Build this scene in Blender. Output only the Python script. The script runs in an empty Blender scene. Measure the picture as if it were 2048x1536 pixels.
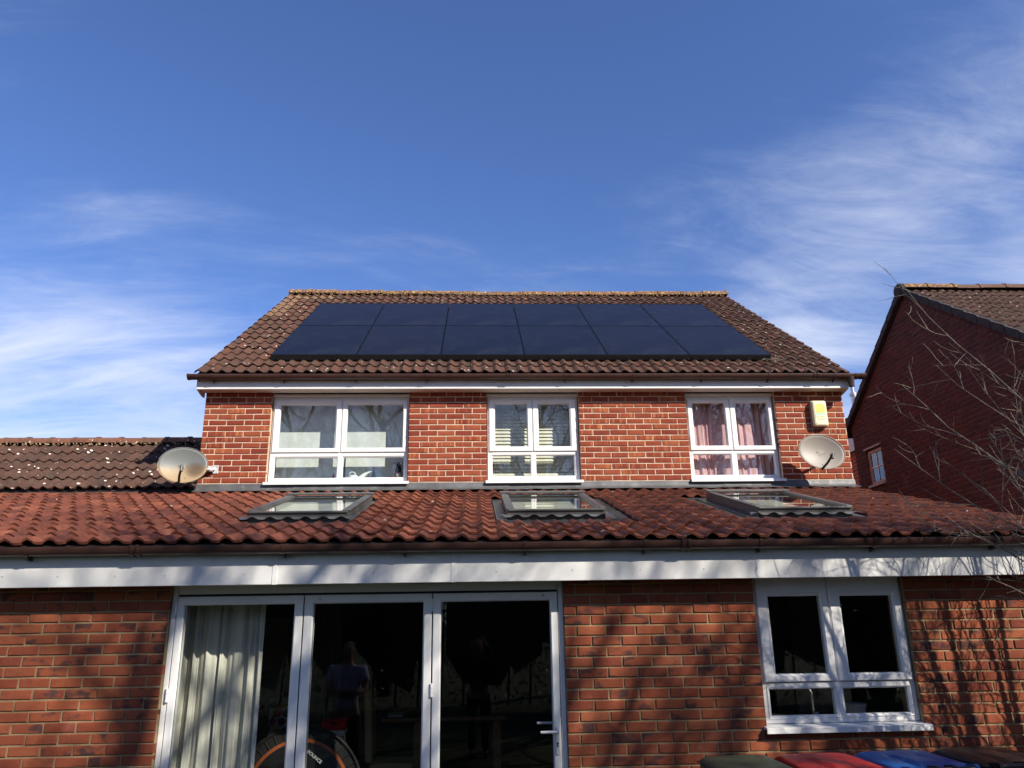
import bpy, bmesh, math, random
from mathutils import Vector, Matrix
R = math.radians
rnd = random.Random(7)
scene = bpy.context.scene
COL = scene.collection

# ------------------------------------------------------------------ camera, sky, sun, exposure
CAMZ = 1.802
PITCH, YAW, ROLL = R(17.16), R(2.75), R(-0.90)
fw = Vector((math.sin(YAW) * math.cos(PITCH), math.cos(YAW) * math.cos(PITCH), math.sin(PITCH)))
rt = Vector((math.cos(YAW), -math.sin(YAW), 0)); up = rt.cross(fw)
rt2 = rt * math.cos(ROLL) + up * math.sin(ROLL); up2 = up * math.cos(ROLL) - rt * math.sin(ROLL)
cd = bpy.data.cameras.new('camera'); cam = bpy.data.objects.new('camera', cd); COL.objects.link(cam)
cam.matrix_world = Matrix(((rt2.x, up2.x, -fw.x, 0), (rt2.y, up2.y, -fw.y, 0), (rt2.z, up2.z, -fw.z, CAMZ), (0, 0, 0, 1)))
cd.sensor_fit = 'HORIZONTAL'; cd.sensor_width = 36.0; cd.lens = 36.0 * 1538.0 / 2048.0
cd.clip_start = 0.02; cd.clip_end = 3000
scene.camera = cam
SUN_AZ, SUN_EL = R(136), R(34)
sdir = Vector((math.sin(SUN_AZ) * math.cos(SUN_EL), math.cos(SUN_AZ) * math.cos(SUN_EL), math.sin(SUN_EL)))
sl = bpy.data.lights.new('sun', 'SUN'); sl.energy = 5.0; sl.angle = R(0.53); sl.color = (1.0, 0.915, 0.79)
so = bpy.data.objects.new('sun', sl); COL.objects.link(so)
so.rotation_euler = (-sdir).to_track_quat('-Z', 'Y').to_euler(); so.location = sdir * 60
scene.view_settings.view_transform = 'Standard'; scene.view_settings.look = 'None'
scene.view_settings.gamma = 1; scene.view_settings.exposure = 0.62; scene.view_settings.use_curve_mapping = False
scene.cycles.max_bounces = 8; scene.cycles.transparent_max_bounces = 16
scene.cycles.glossy_bounces = 4; scene.cycles.diffuse_bounces = 4
scene.cycles.use_denoising = True
scene.cycles.caustics_reflective = False; scene.cycles.caustics_refractive = False


class NT:
    """small node-graph helper"""
    def __init__(s, tree): s.t = tree; s.n = tree.nodes; s.l = tree.links
    def put(s, sock, v):
        if isinstance(v, bpy.types.NodeSocket): s.l.new(v, sock)
        elif v is not None: sock.default_value = v if not isinstance(v, tuple) or len(v) != 3 or sock.type != 'RGBA' else (*v, 1)
    def node(s, typ, out=0, **kw):
        nd = s.n.new(typ)
        for k, v in kw.items():
            if k.startswith('i_'):
                key = k[2:]; key = int(key) if key.isdigit() else key.replace('_', ' ')
                s.put(nd.inputs[key], v)
            else: setattr(nd, k, v)
        return nd if out is None else nd.outputs[out]
    def math(s, op, a, b=0.0, clamp=False):
        nd = s.n.new('ShaderNodeMath'); nd.operation = op; nd.use_clamp = clamp
        s.put(nd.inputs[0], a); s.put(nd.inputs[1], b); return nd.outputs[0]
    def mix(s, f, a, b, blend='MIX'):
        nd = s.n.new('ShaderNodeMix'); nd.data_type = 'RGBA'; nd.blend_type = blend
        s.put(nd.inputs[0], f); s.put(nd.inputs[6], a); s.put(nd.inputs[7], b); return nd.outputs[2]
    def noise(s, vec, scale, detail=3, rough=0.55, col=False, dist=0.0):
        nd = s.n.new('ShaderNodeTexNoise'); s.put(nd.inputs['Vector'], vec)
        nd.inputs['Scale'].default_value = scale; nd.inputs['Detail'].default_value = detail
        nd.inputs['Roughness'].default_value = rough; nd.inputs['Distortion'].default_value = dist
        return nd.outputs[1 if col else 0]
    def step(s, v, lo, hi, smooth=True):
        nd = s.n.new('ShaderNodeMapRange'); nd.interpolation_type = 'SMOOTHSTEP' if smooth else 'LINEAR'
        s.put(nd.inputs[0], v); nd.inputs[1].default_value = lo; nd.inputs[2].default_value = hi
        return nd.outputs[0]
    def ramp(s, f, stops, const=False):
        nd = s.n.new('ShaderNodeValToRGB'); cr = nd.color_ramp
        if const: cr.interpolation = 'CONSTANT'
        while len(cr.elements) < len(stops): cr.elements.new(0.5)
        for e, (p, c) in zip(cr.elements, stops): e.position = p; e.color = (*c, 1)
        s.put(nd.inputs[0], f); return nd.outputs[0]
    def vscale(s, v, sc):
        nd = s.n.new('ShaderNodeVectorMath'); nd.operation = 'MULTIPLY'
        s.put(nd.inputs[0], v); nd.inputs[1].default_value = sc; return nd.outputs[0]
    def vadd(s, a, b):
        nd = s.n.new('ShaderNodeVectorMath'); nd.operation = 'ADD'; s.put(nd.inputs[0], a); s.put(nd.inputs[1], b); return nd.outputs[0]


# ------------------------------------------------------------------ world: Nishita sky with wisps of cirrus
w = bpy.data.worlds.new('World'); scene.world = w; w.use_nodes = True
wt = NT(w.node_tree); w.node_tree.nodes.clear()
sky = wt.node('ShaderNodeTexSky', sky_type='NISHITA', sun_disc=False, sun_elevation=SUN_EL, sun_rotation=SUN_AZ,
              altitude=60, air_density=1.0, dust_density=0.35, ozone_density=2.2)
tc = wt.node('ShaderNodeTexCoord')
sp = wt.node('ShaderNodeSeparateXYZ', None, i_0=tc)
zz = wt.math('ADD', wt.math('MAXIMUM', sp.outputs[2], 0.0), 0.22)
cv = wt.node('ShaderNodeCombineXYZ', i_0=wt.math('DIVIDE', sp.outputs[0], zz), i_1=wt.math('DIVIDE', sp.outputs[1], zz))
CO = (2.25, 9.22, 0.0)
rot = wt.node('ShaderNodeMapping', i_0=cv, i_Rotation=(0, 0, R(150)), i_Scale=(0.55, 1.5, 1))
big = wt.noise(wt.vadd(cv, CO), 0.75, 2, 0.5)
fine = wt.noise(wt.vadd(rot, (1.3, 5.2, 2.0)), 1.5, 9, 0.60, dist=0.55)
wisp = wt.noise(wt.vadd(rot, (7.0, 1.0, 4.0)), 4.5, 7, 0.68, dist=1.3)
cl = wt.math('ADD', wt.math('MULTIPLY', fine, 0.66), wt.math('MULTIPLY', wisp, 0.26))
cl = wt.math('ADD', cl, wt.math('MULTIPLY', wt.math('SUBTRACT', big, 0.5), 1.05))
low = wt.step(sp.outputs[2], 0.60, 0.10)
cl = wt.math('ADD', cl, wt.math('MULTIPLY', low, 0.11))
cm = wt.step(cl, 0.35, 0.81)
cm = wt.math('MULTIPLY', wt.math('POWER', cm, 1.2), 0.88)
skyc = wt.mix(1.0, sky, (0.96, 1.17, 1.70), 'MULTIPLY')
skyc = wt.mix(cm, skyc, (8.6, 9.2, 10.8))
wb = wt.node('ShaderNodeBackground', i_0=skyc, i_1=0.068)
wo = wt.n.new('ShaderNodeOutputWorld'); wt.l.new(wb, wo.inputs[0])

# ------------------------------------------------------------------ materials
MAT = {}
def newmat(name):
    m = bpy.data.materials.new(name); m.use_nodes = True; m.node_tree.nodes.clear()
    g = NT(m.node_tree); MAT[name] = m
    out = g.n.new('ShaderNodeOutputMaterial'); return m, g, out
def principled(g, out, col, rough=0.6, bump=None, bstr=0.2, bdist=0.004, spec=0.5, metal=0.0, **kw):
    p = g.n.new('ShaderNodeBsdfPrincipled'); g.put(p.inputs['Base Color'], col); g.put(p.inputs['Roughness'], rough)
    g.put(p.inputs['Specular IOR Level'], spec); g.put(p.inputs['Metallic'], metal)
    for k, v in kw.items(): g.put(p.inputs[k.replace('_', ' ')], v)
    if bump is not None:
        b = g.n.new('ShaderNodeBump'); g.put(b.inputs['Height'], bump); b.inputs['Strength'].default_value = bstr
        b.inputs['Distance'].default_value = bdist; g.l.new(b.outputs[0], p.inputs['Normal'])
    g.l.new(p.outputs[0], out.inputs[0]); return p
def piece_coords(g):
    """object coordinates shifted per piece, and a random number per piece (object or mesh island)"""
    oi = g.node('ShaderNodeObjectInfo', None); ge = g.node('ShaderNodeNewGeometry', None)
    r = g.math('FRACT', g.math('ADD', oi.outputs['Random'], ge.outputs['Random Per Island']))
    off = g.node('ShaderNodeCombineXYZ', i_0=g.math('MULTIPLY', r, 37.7), i_1=g.math('MULTIPLY', r, 91.3), i_2=g.math('MULTIPLY', r, 17.9))
    co = g.node('ShaderNodeTexCoord', 3)
    return g.vadd(co, off), r, co
def plain(name, col, rough=0.5, var=0.12, scale=6.0, bump=0.0, bscale=60, metal=0.0, spec=0.5, dirt=0.0, dirtcol=(0.10, 0.08, 0.06), **kw):
    m, g, out = newmat(name); co = g.node('ShaderNodeTexCoord', 3)
    n = g.noise(co, scale, 4); dark = tuple(c * (1 - var * 1.6) for c in col); lite = tuple(min(1, c * (1 + var)) for c in col)
    c = g.ramp(n, [(0.3, dark), (0.7, lite)])
    if dirt:
        c = g.mix(g.math('MULTIPLY', g.step(g.noise(co, scale * 2.3, 6, 0.7), 0.52, 0.75), dirt), c, dirtcol)
    rr = g.math('ADD', g.math('MULTIPLY', g.noise(co, scale * 3, 3), 0.2), rough - 0.1)
    principled(g, out, c, rr, g.noise(co, bscale, 4) if bump else None, bump, spec=spec, metal=metal, **kw); return m

def brick_mat(name, hues, smudge=0.0, pale=0.25, stripe=0.0):
    m, g, out = newmat(name); v, r, co = piece_coords(g)
    c = g.ramp(r, hues)
    r2 = g.math('FRACT', g.math('MULTIPLY', r, 7.31)); r3 = g.math('FRACT', g.math('MULTIPLY', r, 13.7))
    c = g.mix(g.math('MULTIPLY', g.step(g.noise(v, 9, 3), 0.35, 0.7), 0.35), c, g.mix(1, c, (0.62, 0.55, 0.55), 'MULTIPLY'))
    if stripe:
        sv = g.vscale(v, (34, 4, 3)); f = g.step(g.noise(sv, 1.0, 2), 0.50, 0.66)
        f = g.math('MULTIPLY', f, g.math('MULTIPLY', g.step(r2, 0.45, 0.8), stripe))
        c = g.mix(f, c, (0.50, 0.20, 0.075))
    if smudge:
        sm = g.step(g.noise(g.vscale(v, (1, 1, 1.7)), 7.5, 2, 0.5), 0.50, 0.66)
        sm = g.math('MULTIPLY', sm, g.math('MULTIPLY', g.step(r3, 0.42, 0.62), smudge))
        c = g.mix(sm, c, (0.052, 0.030, 0.030))
    wp = g.node('ShaderNodeNewGeometry', None).outputs['Position']
    c = g.mix(g.math('MULTIPLY', g.step(g.noise(wp, 0.9, 4, 0.65), 0.40, 0.72), 0.30), c, g.mix(1, c, (0.66, 0.62, 0.62), 'MULTIPLY'))
    c = g.mix(g.math('MULTIPLY', g.step(g.noise(wp, 2.4, 5, 0.7), 0.60, 0.78), 0.22), c, (0.46, 0.33, 0.27))
    ef = g.math('MULTIPLY', g.step(g.noise(v, 55, 5, 0.75), 0.58, 0.78), g.math('MULTIPLY', g.step(r2, 0.2, 0.95), pale))
    c = g.mix(ef, c, (0.60, 0.40, 0.32))
    pit = g.step(g.noise(v, 150, 3, 0.6), 0.66, 0.74)
    c = g.mix(g.math('MULTIPLY', pit, 0.5), c, (0.07, 0.025, 0.02))
    h = g.math('ADD', g.noise(v, 70, 5, 0.7), g.math('MULTIPLY', g.noise(v, 14, 2), 0.8))
    principled(g, out, c, 0.88, h, 0.55, 0.006, spec=0.25); return m
brick_mat('brick_upper', [(0.0, (0.2150, 0.0404, 0.0215)), (0.3, (0.2666, 0.0585, 0.0275)), (0.55, (0.1935, 0.0344, 0.0206)), (0.8, (0.3096, 0.0826, 0.0361)), (1.0, (0.2408, 0.0447, 0.0249))], 0.0, 0.22, 0.55)
brick_mat('brick_lower', [(0.0, (0.2436, 0.0605, 0.0286)), (0.35, (0.3024, 0.0840, 0.0378)), (0.6, (0.2016, 0.0487, 0.0269)), (0.85, (0.3276, 0.0991, 0.0437)), (1.0, (0.2604, 0.0672, 0.0353))], 0.88, 0.42)
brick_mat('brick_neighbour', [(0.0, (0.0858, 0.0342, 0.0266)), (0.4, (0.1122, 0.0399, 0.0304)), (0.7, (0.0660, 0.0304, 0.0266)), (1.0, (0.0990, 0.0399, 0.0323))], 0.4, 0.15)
plain('mortar_upper', (0.60, 0.45, 0.33), 0.95, 0.16, 9, 0.6, 90, spec=0.1)
plain('mortar_lower', (0.31, 0.235, 0.135), 0.95, 0.20, 7, 0.7, 80, spec=0.1, dirt=0.35)
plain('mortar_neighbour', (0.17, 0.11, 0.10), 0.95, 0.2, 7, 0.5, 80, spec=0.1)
def brick_shader(name, a, b, mort):
    m, g, out = newmat(name); co = g.node('ShaderNodeTexCoord', 3)
    s = g.node('ShaderNodeSeparateXYZ', None, i_0=co)
    v = g.node('ShaderNodeCombineXYZ', i_0=g.math('ADD', s.outputs[0], s.outputs[1]), i_1=s.outputs[2])
    bt = g.node('ShaderNodeTexBrick', None, i_0=v, i_Color1=(*a, 1), i_Color2=(*b, 1), i_Mortar=(*mort, 1))
    bt.inputs['Scale'].default_value = 1.0; bt.inputs['Brick Width'].default_value = 0.225; bt.inputs['Row Height'].default_value = 0.075
    bt.inputs['Mortar Size'].default_value = 0.005
    principled(g, out, bt.outputs[0], 0.9, bt.outputs[1], 0.4, 0.004, spec=0.2)
brick_shader('brick_plain', (0.30, 0.07, 0.04), (0.38, 0.10, 0.05), (0.5, 0.4, 0.3))

def tile_mat(name, hues, spots=0.5, spotcol=(0.72, 0.68, 0.58), spotscale=26, moss=0.3, mosscol=(0.10, 0.085, 0.045), lich=0.0, grime=0.5):
    m, g, out = newmat(name); v, r, co = piece_coords(g)
    c = g.ramp(r, hues)
    c = g.mix(g.math('MULTIPLY', g.step(g.noise(v, 16, 5, 0.7), 0.42, 0.68), grime), c, g.mix(1, c, (0.42, 0.40, 0.42), 'MULTIPLY'))
    c = g.mix(g.math('MULTIPLY', g.step(g.noise(v, 7, 4, 0.6), 0.5, 0.75), moss), c, mosscol)
    vo = g.node('ShaderNodeTexVoronoi', None, i_Vector=g.vadd(g.vscale(v, (1, 0.75, 0.75)), g.vscale(g.noise(v, 60, 2, col=True), (0.02, 0.02, 0.02)))); vo.inputs['Scale'].default_value = spotscale
    cr = g.node('ShaderNodeSeparateColor', None, i_0=vo.outputs[1])
    rad = g.math('MULTIPLY', g.step(cr.outputs[0], 1 - 0.30 * spots, 1.0), 0.34)
    sp_ = g.math('LESS_THAN', vo.outputs[0], rad)
    c = g.mix(g.math('MULTIPLY', sp_, 0.9), c, spotcol)
    wp = g.node('ShaderNodeNewGeometry', None).outputs['Position']
    c = g.mix(g.math('MULTIPLY', g.step(g.noise(wp, 1.1, 5, 0.7), 0.42, 0.70), 0.38), c, g.mix(1, c, (0.50, 0.46, 0.46), 'MULTIPLY'))
    pt = g.math('MULTIPLY', g.step(g.noise(wp, 13, 6, 0.75), 0.60, 0.70), g.step(g.noise(wp, 1.7, 3), 0.46, 0.62))
    c = g.mix(g.math('MULTIPLY', pt, 0.35 + 0.25 * spots), c, tuple(x * .55 for x in spotcol))
    if lich:
        lm = g.step(g.noise(v, 20, 5, 0.7), 0.50, 0.60); lc = g.ramp(g.noise(v, 45, 3), [(0.35, (0.38, 0.17, 0.03)), (0.5, (0.55, 0.33, 0.06)), (0.65, (0.50, 0.42, 0.22))])
        c = g.mix(g.math('MULTIPLY', lm, lich), c, lc)
    h = g.math('ADD', g.noise(v, 110, 4, 0.7), g.math('MULTIPLY', g.noise(v, 22, 3), 0.7))
    principled(g, out, c, 0.86, h, 0.6, 0.006, spec=0.28); return m
tile_mat('tile_main', [(0.0, (0.0806, 0.0408, 0.0269)), (0.35, (0.1075, 0.0479, 0.0302)), (0.6, (0.0691, 0.0380, 0.0262)), (0.85, (0.1229, 0.0514, 0.0321)), (1.0, (0.0883, 0.0444, 0.0295))], 0.45, spotscale=24, moss=0.35, mosscol=(0.12, 0.10, 0.07))
tile_mat('tile_extension', [(0.0, (0.1478, 0.0420, 0.0240)), (0.3, (0.2083, 0.0606, 0.0320)), (0.6, (0.1142, 0.0346, 0.0217)), (0.85, (0.2419, 0.0773, 0.0412)), (1.0, (0.1680, 0.0482, 0.0269))], 0.06, spotscale=18, moss=0.35, mosscol=(0.085, 0.050, 0.035), grime=0.65)
tile_mat('tile_garage', [(0.0, (0.0791, 0.0422, 0.0300)), (0.5, (0.0998, 0.0486, 0.0336)), (1.0, (0.0688, 0.0397, 0.0288))], 1.0, (0.82, 0.76, 0.66), 17, 0.35, (0.11, 0.09, 0.06))
tile_mat('ridge_lichen', [(0.0, (0.15, 0.085, 0.06)), (0.5, (0.19, 0.10, 0.06)), (1.0, (0.13, 0.08, 0.06))], 0.4, moss=0.4, lich=0.6)
tile_mat('verge_lichen', [(0.0, (0.12, 0.07, 0.05)), (0.5, (0.16, 0.085, 0.06)), (1.0, (0.13, 0.08, 0.06))], 0.4, moss=0.3, lich=0.35)
tile_mat('ridge_plain', [(0.0, (0.17, 0.075, 0.05)), (0.5, (0.23, 0.095, 0.055)), (1.0, (0.15, 0.08, 0.055))], 0.35, moss=0.5)
tile_mat('tile_neighbour', [(0.0, (0.130, 0.072, 0.050)), (0.5, (0.16, 0.088, 0.060)), (1.0, (0.12, 0.070, 0.050))], 0.2, moss=0.3, mosscol=(0.13, 0.11, 0.08))

plain('upvc', (0.76, 0.76, 0.745), 0.38, 0.03, 4, 0.0, dirt=0.05, dirtcol=(0.45, 0.43, 0.38))
plain('fascia_white', (0.66, 0.66, 0.645), 0.42, 0.05, 3, 0.0, dirt=0.16, dirtcol=(0.42, 0.41, 0.36))
plain('soffit_paint', (0.62, 0.58, 0.53), 0.6, 0.05, 3)
plain('dark_gap', (0.012, 0.012, 0.012), 0.7, 0.1)
plain('screw_cap', (0.45, 0.45, 0.44), 0.5, 0.1)
plain('gutter_brown', (0.055, 0.025, 0.020), 0.33, 0.16, 5, 0.05, 30, dirt=0.35, dirtcol=(0.07, 0.05, 0.042))
plain('lead', (0.11, 0.11, 0.112), 0.55, 0.22, 5, 0.25, 25, metal=0.25, dirt=0.4, dirtcol=(0.32, 0.32, 0.31))
plain('roof_felt', (0.02, 0.018, 0.017), 0.9, 0.2)
plain('roof_window_grey', (0.105, 0.105, 0.10), 0.42, 0.12, 6, 0.05, 40, metal=0.3, dirt=0.35, dirtcol=(0.20, 0.19, 0.15))
plain('added_blind_cream', (0.62, 0.60, 0.50), 0.8, 0.05)
plain('steel', (0.50, 0.50, 0.50), 0.35, 0.1, metal=0.9)
plain('white_metal', (0.62, 0.62, 0.62), 0.4, 0.08, metal=0.2, dirt=0.2)
plain('panel_frame', (0.010, 0.010, 0.012), 0.35, 0.1, metal=0.3)
plain('black_plastic', (0.012, 0.012, 0.013), 0.42, 0.15)
plain('verge_dark', (0.034, 0.032, 0.031), 0.85, 0.3, 12, 0.4, 60, dirt=0.3, dirtcol=(0.12, 0.11, 0.10))
plain('room_wall', (0.17, 0.165, 0.15), 0.9, 0.05)
plain('room_floor', (0.10, 0.075, 0.05), 0.5, 0.2)
plain('room_upper', (0.42, 0.42, 0.40), 0.9, 0.05)
plain('lawn', (0.035, 0.052, 0.014), 0.95, 0.35, 2.0, 0.5, 40)
plain('paving', (0.12, 0.105, 0.09), 0.9, 0.2, 3, 0.3, 50)
def bark(name, a, b):
    m, g, out = newmat(name); co = g.node('ShaderNodeTexCoord', 3)
    n = g.noise(g.vscale(co, (6, 6, 1.5)), 8, 5, 0.7)
    principled(g, out, g.ramp(n, [(0.3, a), (0.7, b)]), 0.9, n, 0.7, 0.01, spec=0.2)
bark('bark', (0.045, 0.037, 0.030), (0.13, 0.11, 0.09)); bark('twig', (0.055, 0.040, 0.030), (0.17, 0.13, 0.095))
bark('twig_pale', (0.10, 0.080, 0.062), (0.30, 0.25, 0.20))
def leafmat(name, a, b):
    m, g, out = newmat(name); ge = g.node('ShaderNodeNewGeometry', None)
    c = g.ramp(ge.outputs['Random Per Island'], [(0, a), (1, b)])
    principled(g, out, c, 0.45, spec=0.4, Subsurface_Weight=0.0)
leafmat('evergreen_leaf', (0.018, 0.036, 0.012), (0.050, 0.085, 0.022))
leafmat('houseplant_leaf', (0.006, 0.014, 0.006), (0.015, 0.03, 0.010))
leafmat('shrub_leaf', (0.03, 0.06, 0.015), (0.10, 0.13, 0.035))

def glass_mat(name, f0=0.09, tint=(0.90, 0.93, 0.91), wave=0.0, rough=0.0):
    m, g, out = newmat(name); ge = g.node('ShaderNodeNewGeometry', None)
    vm = g.n.new('ShaderNodeVectorMath'); vm.operation = 'DOT_PRODUCT'; g.l.new(ge.outputs['Incoming'], vm.inputs[0]); g.l.new(ge.outputs['Normal'], vm.inputs[1])
    c = g.math('ABSOLUTE', vm.outputs['Value']); k = g.math('POWER', g.math('SUBTRACT', 1.0, c, True), 5.0)
    fr = g.math('ADD', g.math('MULTIPLY', k, 1 - f0), f0)
    gl = g.node('ShaderNodeBsdfGlossy', None, i_Roughness=rough)
    tr = g.node('ShaderNodeBsdfTransparent', i_0=(*tint, 1))
    if wave:
        co = g.node('ShaderNodeTexCoord', 3); b = g.n.new('ShaderNodeBump')
        g.put(b.inputs['Height'], g.noise(co, 2.6, 2)); b.inputs['Strength'].default_value = 1.0; b.inputs['Distance'].default_value = wave
        g.l.new(b.outputs[0], gl.inputs['Normal'])
    mx = g.node('ShaderNodeMixShader', i_0=fr, i_1=tr, i_2=gl.outputs[0]); g.l.new(mx, out.inputs[0])
glass_mat('glass', 0.15, wave=0.0005)
glass_mat('glass_door', 0.040, (0.90, 0.92, 0.90), wave=0.00015)
glass_mat('glass_skylight', 0.09, (0.88, 0.92, 0.88), wave=0.0002)
m, g, out = newmat('solar_glass'); co = g.node('ShaderNodeTexCoord', 3); oi = g.node('ShaderNodeObjectInfo', None)
sx = g.node('ShaderNodeSeparateXYZ', None, i_0=co)
def gridline(v, per, wd):
    f = g.math('ABSOLUTE', g.math('SUBTRACT', g.math('FRACT', g.math('DIVIDE', v, per)), 0.5)); return g.math('GREATER_THAN', f, 0.5 - wd)
ln = g.math('MAXIMUM', gridline(sx.outputs[0], 0.184, 0.012), gridline(sx.outputs[2], 0.0527, 0.028))
c = g.mix(g.math('MULTIPLY', oi.outputs['Random'], 0.6), g.ramp(g.noise(co, 1.2, 3), [(0.3, (0.0075, 0.0085, 0.0145)), (0.7, (0.011, 0.012, 0.019))]), (0.013, 0.011, 0.018))
c = g.mix(g.math('MULTIPLY', ln, 0.5), c, (0.004, 0.004, 0.006))
c = g.mix(g.math('MULTIPLY', g.step(g.noise(co, 3.0, 6, 0.7), 0.45, 0.8), 0.10), c, (0.10, 0.10, 0.10))
principled(g, out, c, g.math('ADD', 0.16, g.math('MULTIPLY', g.noise(co, 5, 4), 0.16)), spec=0.08)
# dish faces
def dish_mat(name, base, rust):
    m, g, out = newmat(name); co = g.node('ShaderNodeTexCoord', 3); s = g.node('ShaderNodeSeparateXYZ', None, i_0=co)
    c = g.ramp(g.noise(co, 3, 4), [(0.3, tuple(x * .86 for x in base)), (0.7, base)])
    if rust:
        n = g.noise(co, 5, 5, 0.65)
        low_ = g.step(g.math('ADD', s.outputs[2], g.math('MULTIPLY', g.math('SUBTRACT', n, 0.5), 0.16)), 0.03, -0.07)
        c = g.mix(g.math('MULTIPLY', low_, 0.75), c, (0.36, 0.24, 0.11))
        d = g.math('ADD', g.math('POWER', g.math('MULTIPLY', g.math('SUBTRACT', s.outputs[0], 0.14), 6.5), 2), g.math('POWER', g.math('MULTIPLY', g.math('ADD', s.outputs[2], 0.055), 8.0), 2))
        c = g.mix(g.math('MULTIPLY', g.step(g.math('ADD', d, g.math('MULTIPLY', n, 0.5)), 1.2, 0.2), 0.85), c, (0.085, 0.05, 0.03))
    p = principled(g, out, c, 0.5, g.noise(co, 130, 2), 0.08, spec=0.4)
dish_mat('dish_grey', (0.155, 0.168, 0.162), True); dish_mat('dish_beige', (0.31, 0.275, 0.235), False)
for nm, c, ro in [('alarm_cream', (0.80, 0.74, 0.47), .5), ('alarm_yellow', (0.82, 0.56, 0.11), .5), ('alarm_teal', (0.42, 0.70, 0.52), .6), ('alarm_print', (0.50, 0.52, 0.36), .6),
                  ('alarm_side', (0.30, 0.24, 0.16), .6), ('bin_green', (0.060, 0.075, 0.045), .42), ('bin_red', (0.42, 0.022, 0.018), .36), ('bin_blue', (0.012, 0.085, 0.30), .36),
                  ('bin_black', (0.014, 0.013, 0.014), .38), ('curtain_cream', (0.62, 0.61, 0.54), .9), ('crate_red', (0.55, 0.03, 0.02), .45), ('white_ceramic', (0.78, 0.80, 0.79), .3),
                  ('chair_fabric', (0.48, 0.40, 0.21), .95), ('rim_orange', (0.40, 0.10, 0.03), .5), ('print_white', (0.75, 0.75, 0.75), .5), ('pink_print', (0.6, .12, .10), .5), ('board_paint', (0.13, 0.135, 0.125), .7),
                  ('gnome_black', (0.015, 0.015, 0.015), .9), ('gnome_beard', (0.45, 0.42, 0.38), .95), ('mushroom_red', (0.22, 0.012, 0.012), .3), ('cap_red', (0.45, 0.06, 0.04), .6), ('stalk_white', (0.7, .68, .6), .6),
                  ('pink_cloth', (0.62, 0.22, 0.24), .9), ('plum_cloth', (0.10, 0.09, 0.20), .9), ('wood', (0.16, 0.09, 0.04), .5), ('blind_white', (0.66, 0.70, 0.68), .85), ('slat_cream', (0.72, 0.70, 0.58), .7), ('curtain_pink', (0.70, 0.42, 0.44), .9),
                  ('skin', (0.45, 0.27, 0.20), .55), ('shirt_blue', (0.52, 0.58, 0.80), .9), ('trousers_dark', (0.012, 0.013, 0.02), .9), ('hair_grey', (0.20, 0.18, 0.16), .8), ('hair_dark', (0.04, 0.03, 0.025), .7), ('top_dark', (0.03, 0.03, 0.035), .9),
                  ('spot_red', (0.5, .04, .04), .8), ('spot_pink', (0.55, .10, .20), .8), ('spot_navy', (0.02, .03, .08), .8), ('spot_green', (0.03, .12, .08), .8), ('spot_yellow', (0.5, .35, .05), .8), ('spot_blue', (.05, .2, .35), .8), ('fabric_white', (.5, .5, .48), .9), ('tub_plastic', (.5, .52, .52), .3), ('frame_timber', (0.42, 0.34, 0.30), .6), ('zigzag_dark', (.02, .02, .02), .6), ('shoe', (.02, .02, .02), .6)]:
    plain(nm, c, ro, 0.08, 8)

# ------------------------------------------------------------------ builders
ORG = {}
def V(*a): return Vector(a)
def tag(o, label=None, cat=None, group=None, kind=None):
    if label: o['label'] = label
    if cat: o['category'] = cat
    if group: o['group'] = group
    if kind: o['kind'] = kind
    return o
def link(name, data, org, parent):
    o = bpy.data.objects.new(name, data); COL.objects.link(o); org = Vector(org); ORG[o] = org
    if parent is not None: o.parent = parent; o.location = org - ORG[parent]
    else: o.location = org
    return o
def empty(name, loc, parent=None):
    o = link(name, None, loc, parent); o.empty_display_size = 0.1; return o
def inst(name, mesh, loc, parent, scale=None, rot=None):
    o = link(name, mesh, loc, parent)
    if scale: o.scale = scale
    if rot: o.rotation_euler = rot
    return o

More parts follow.
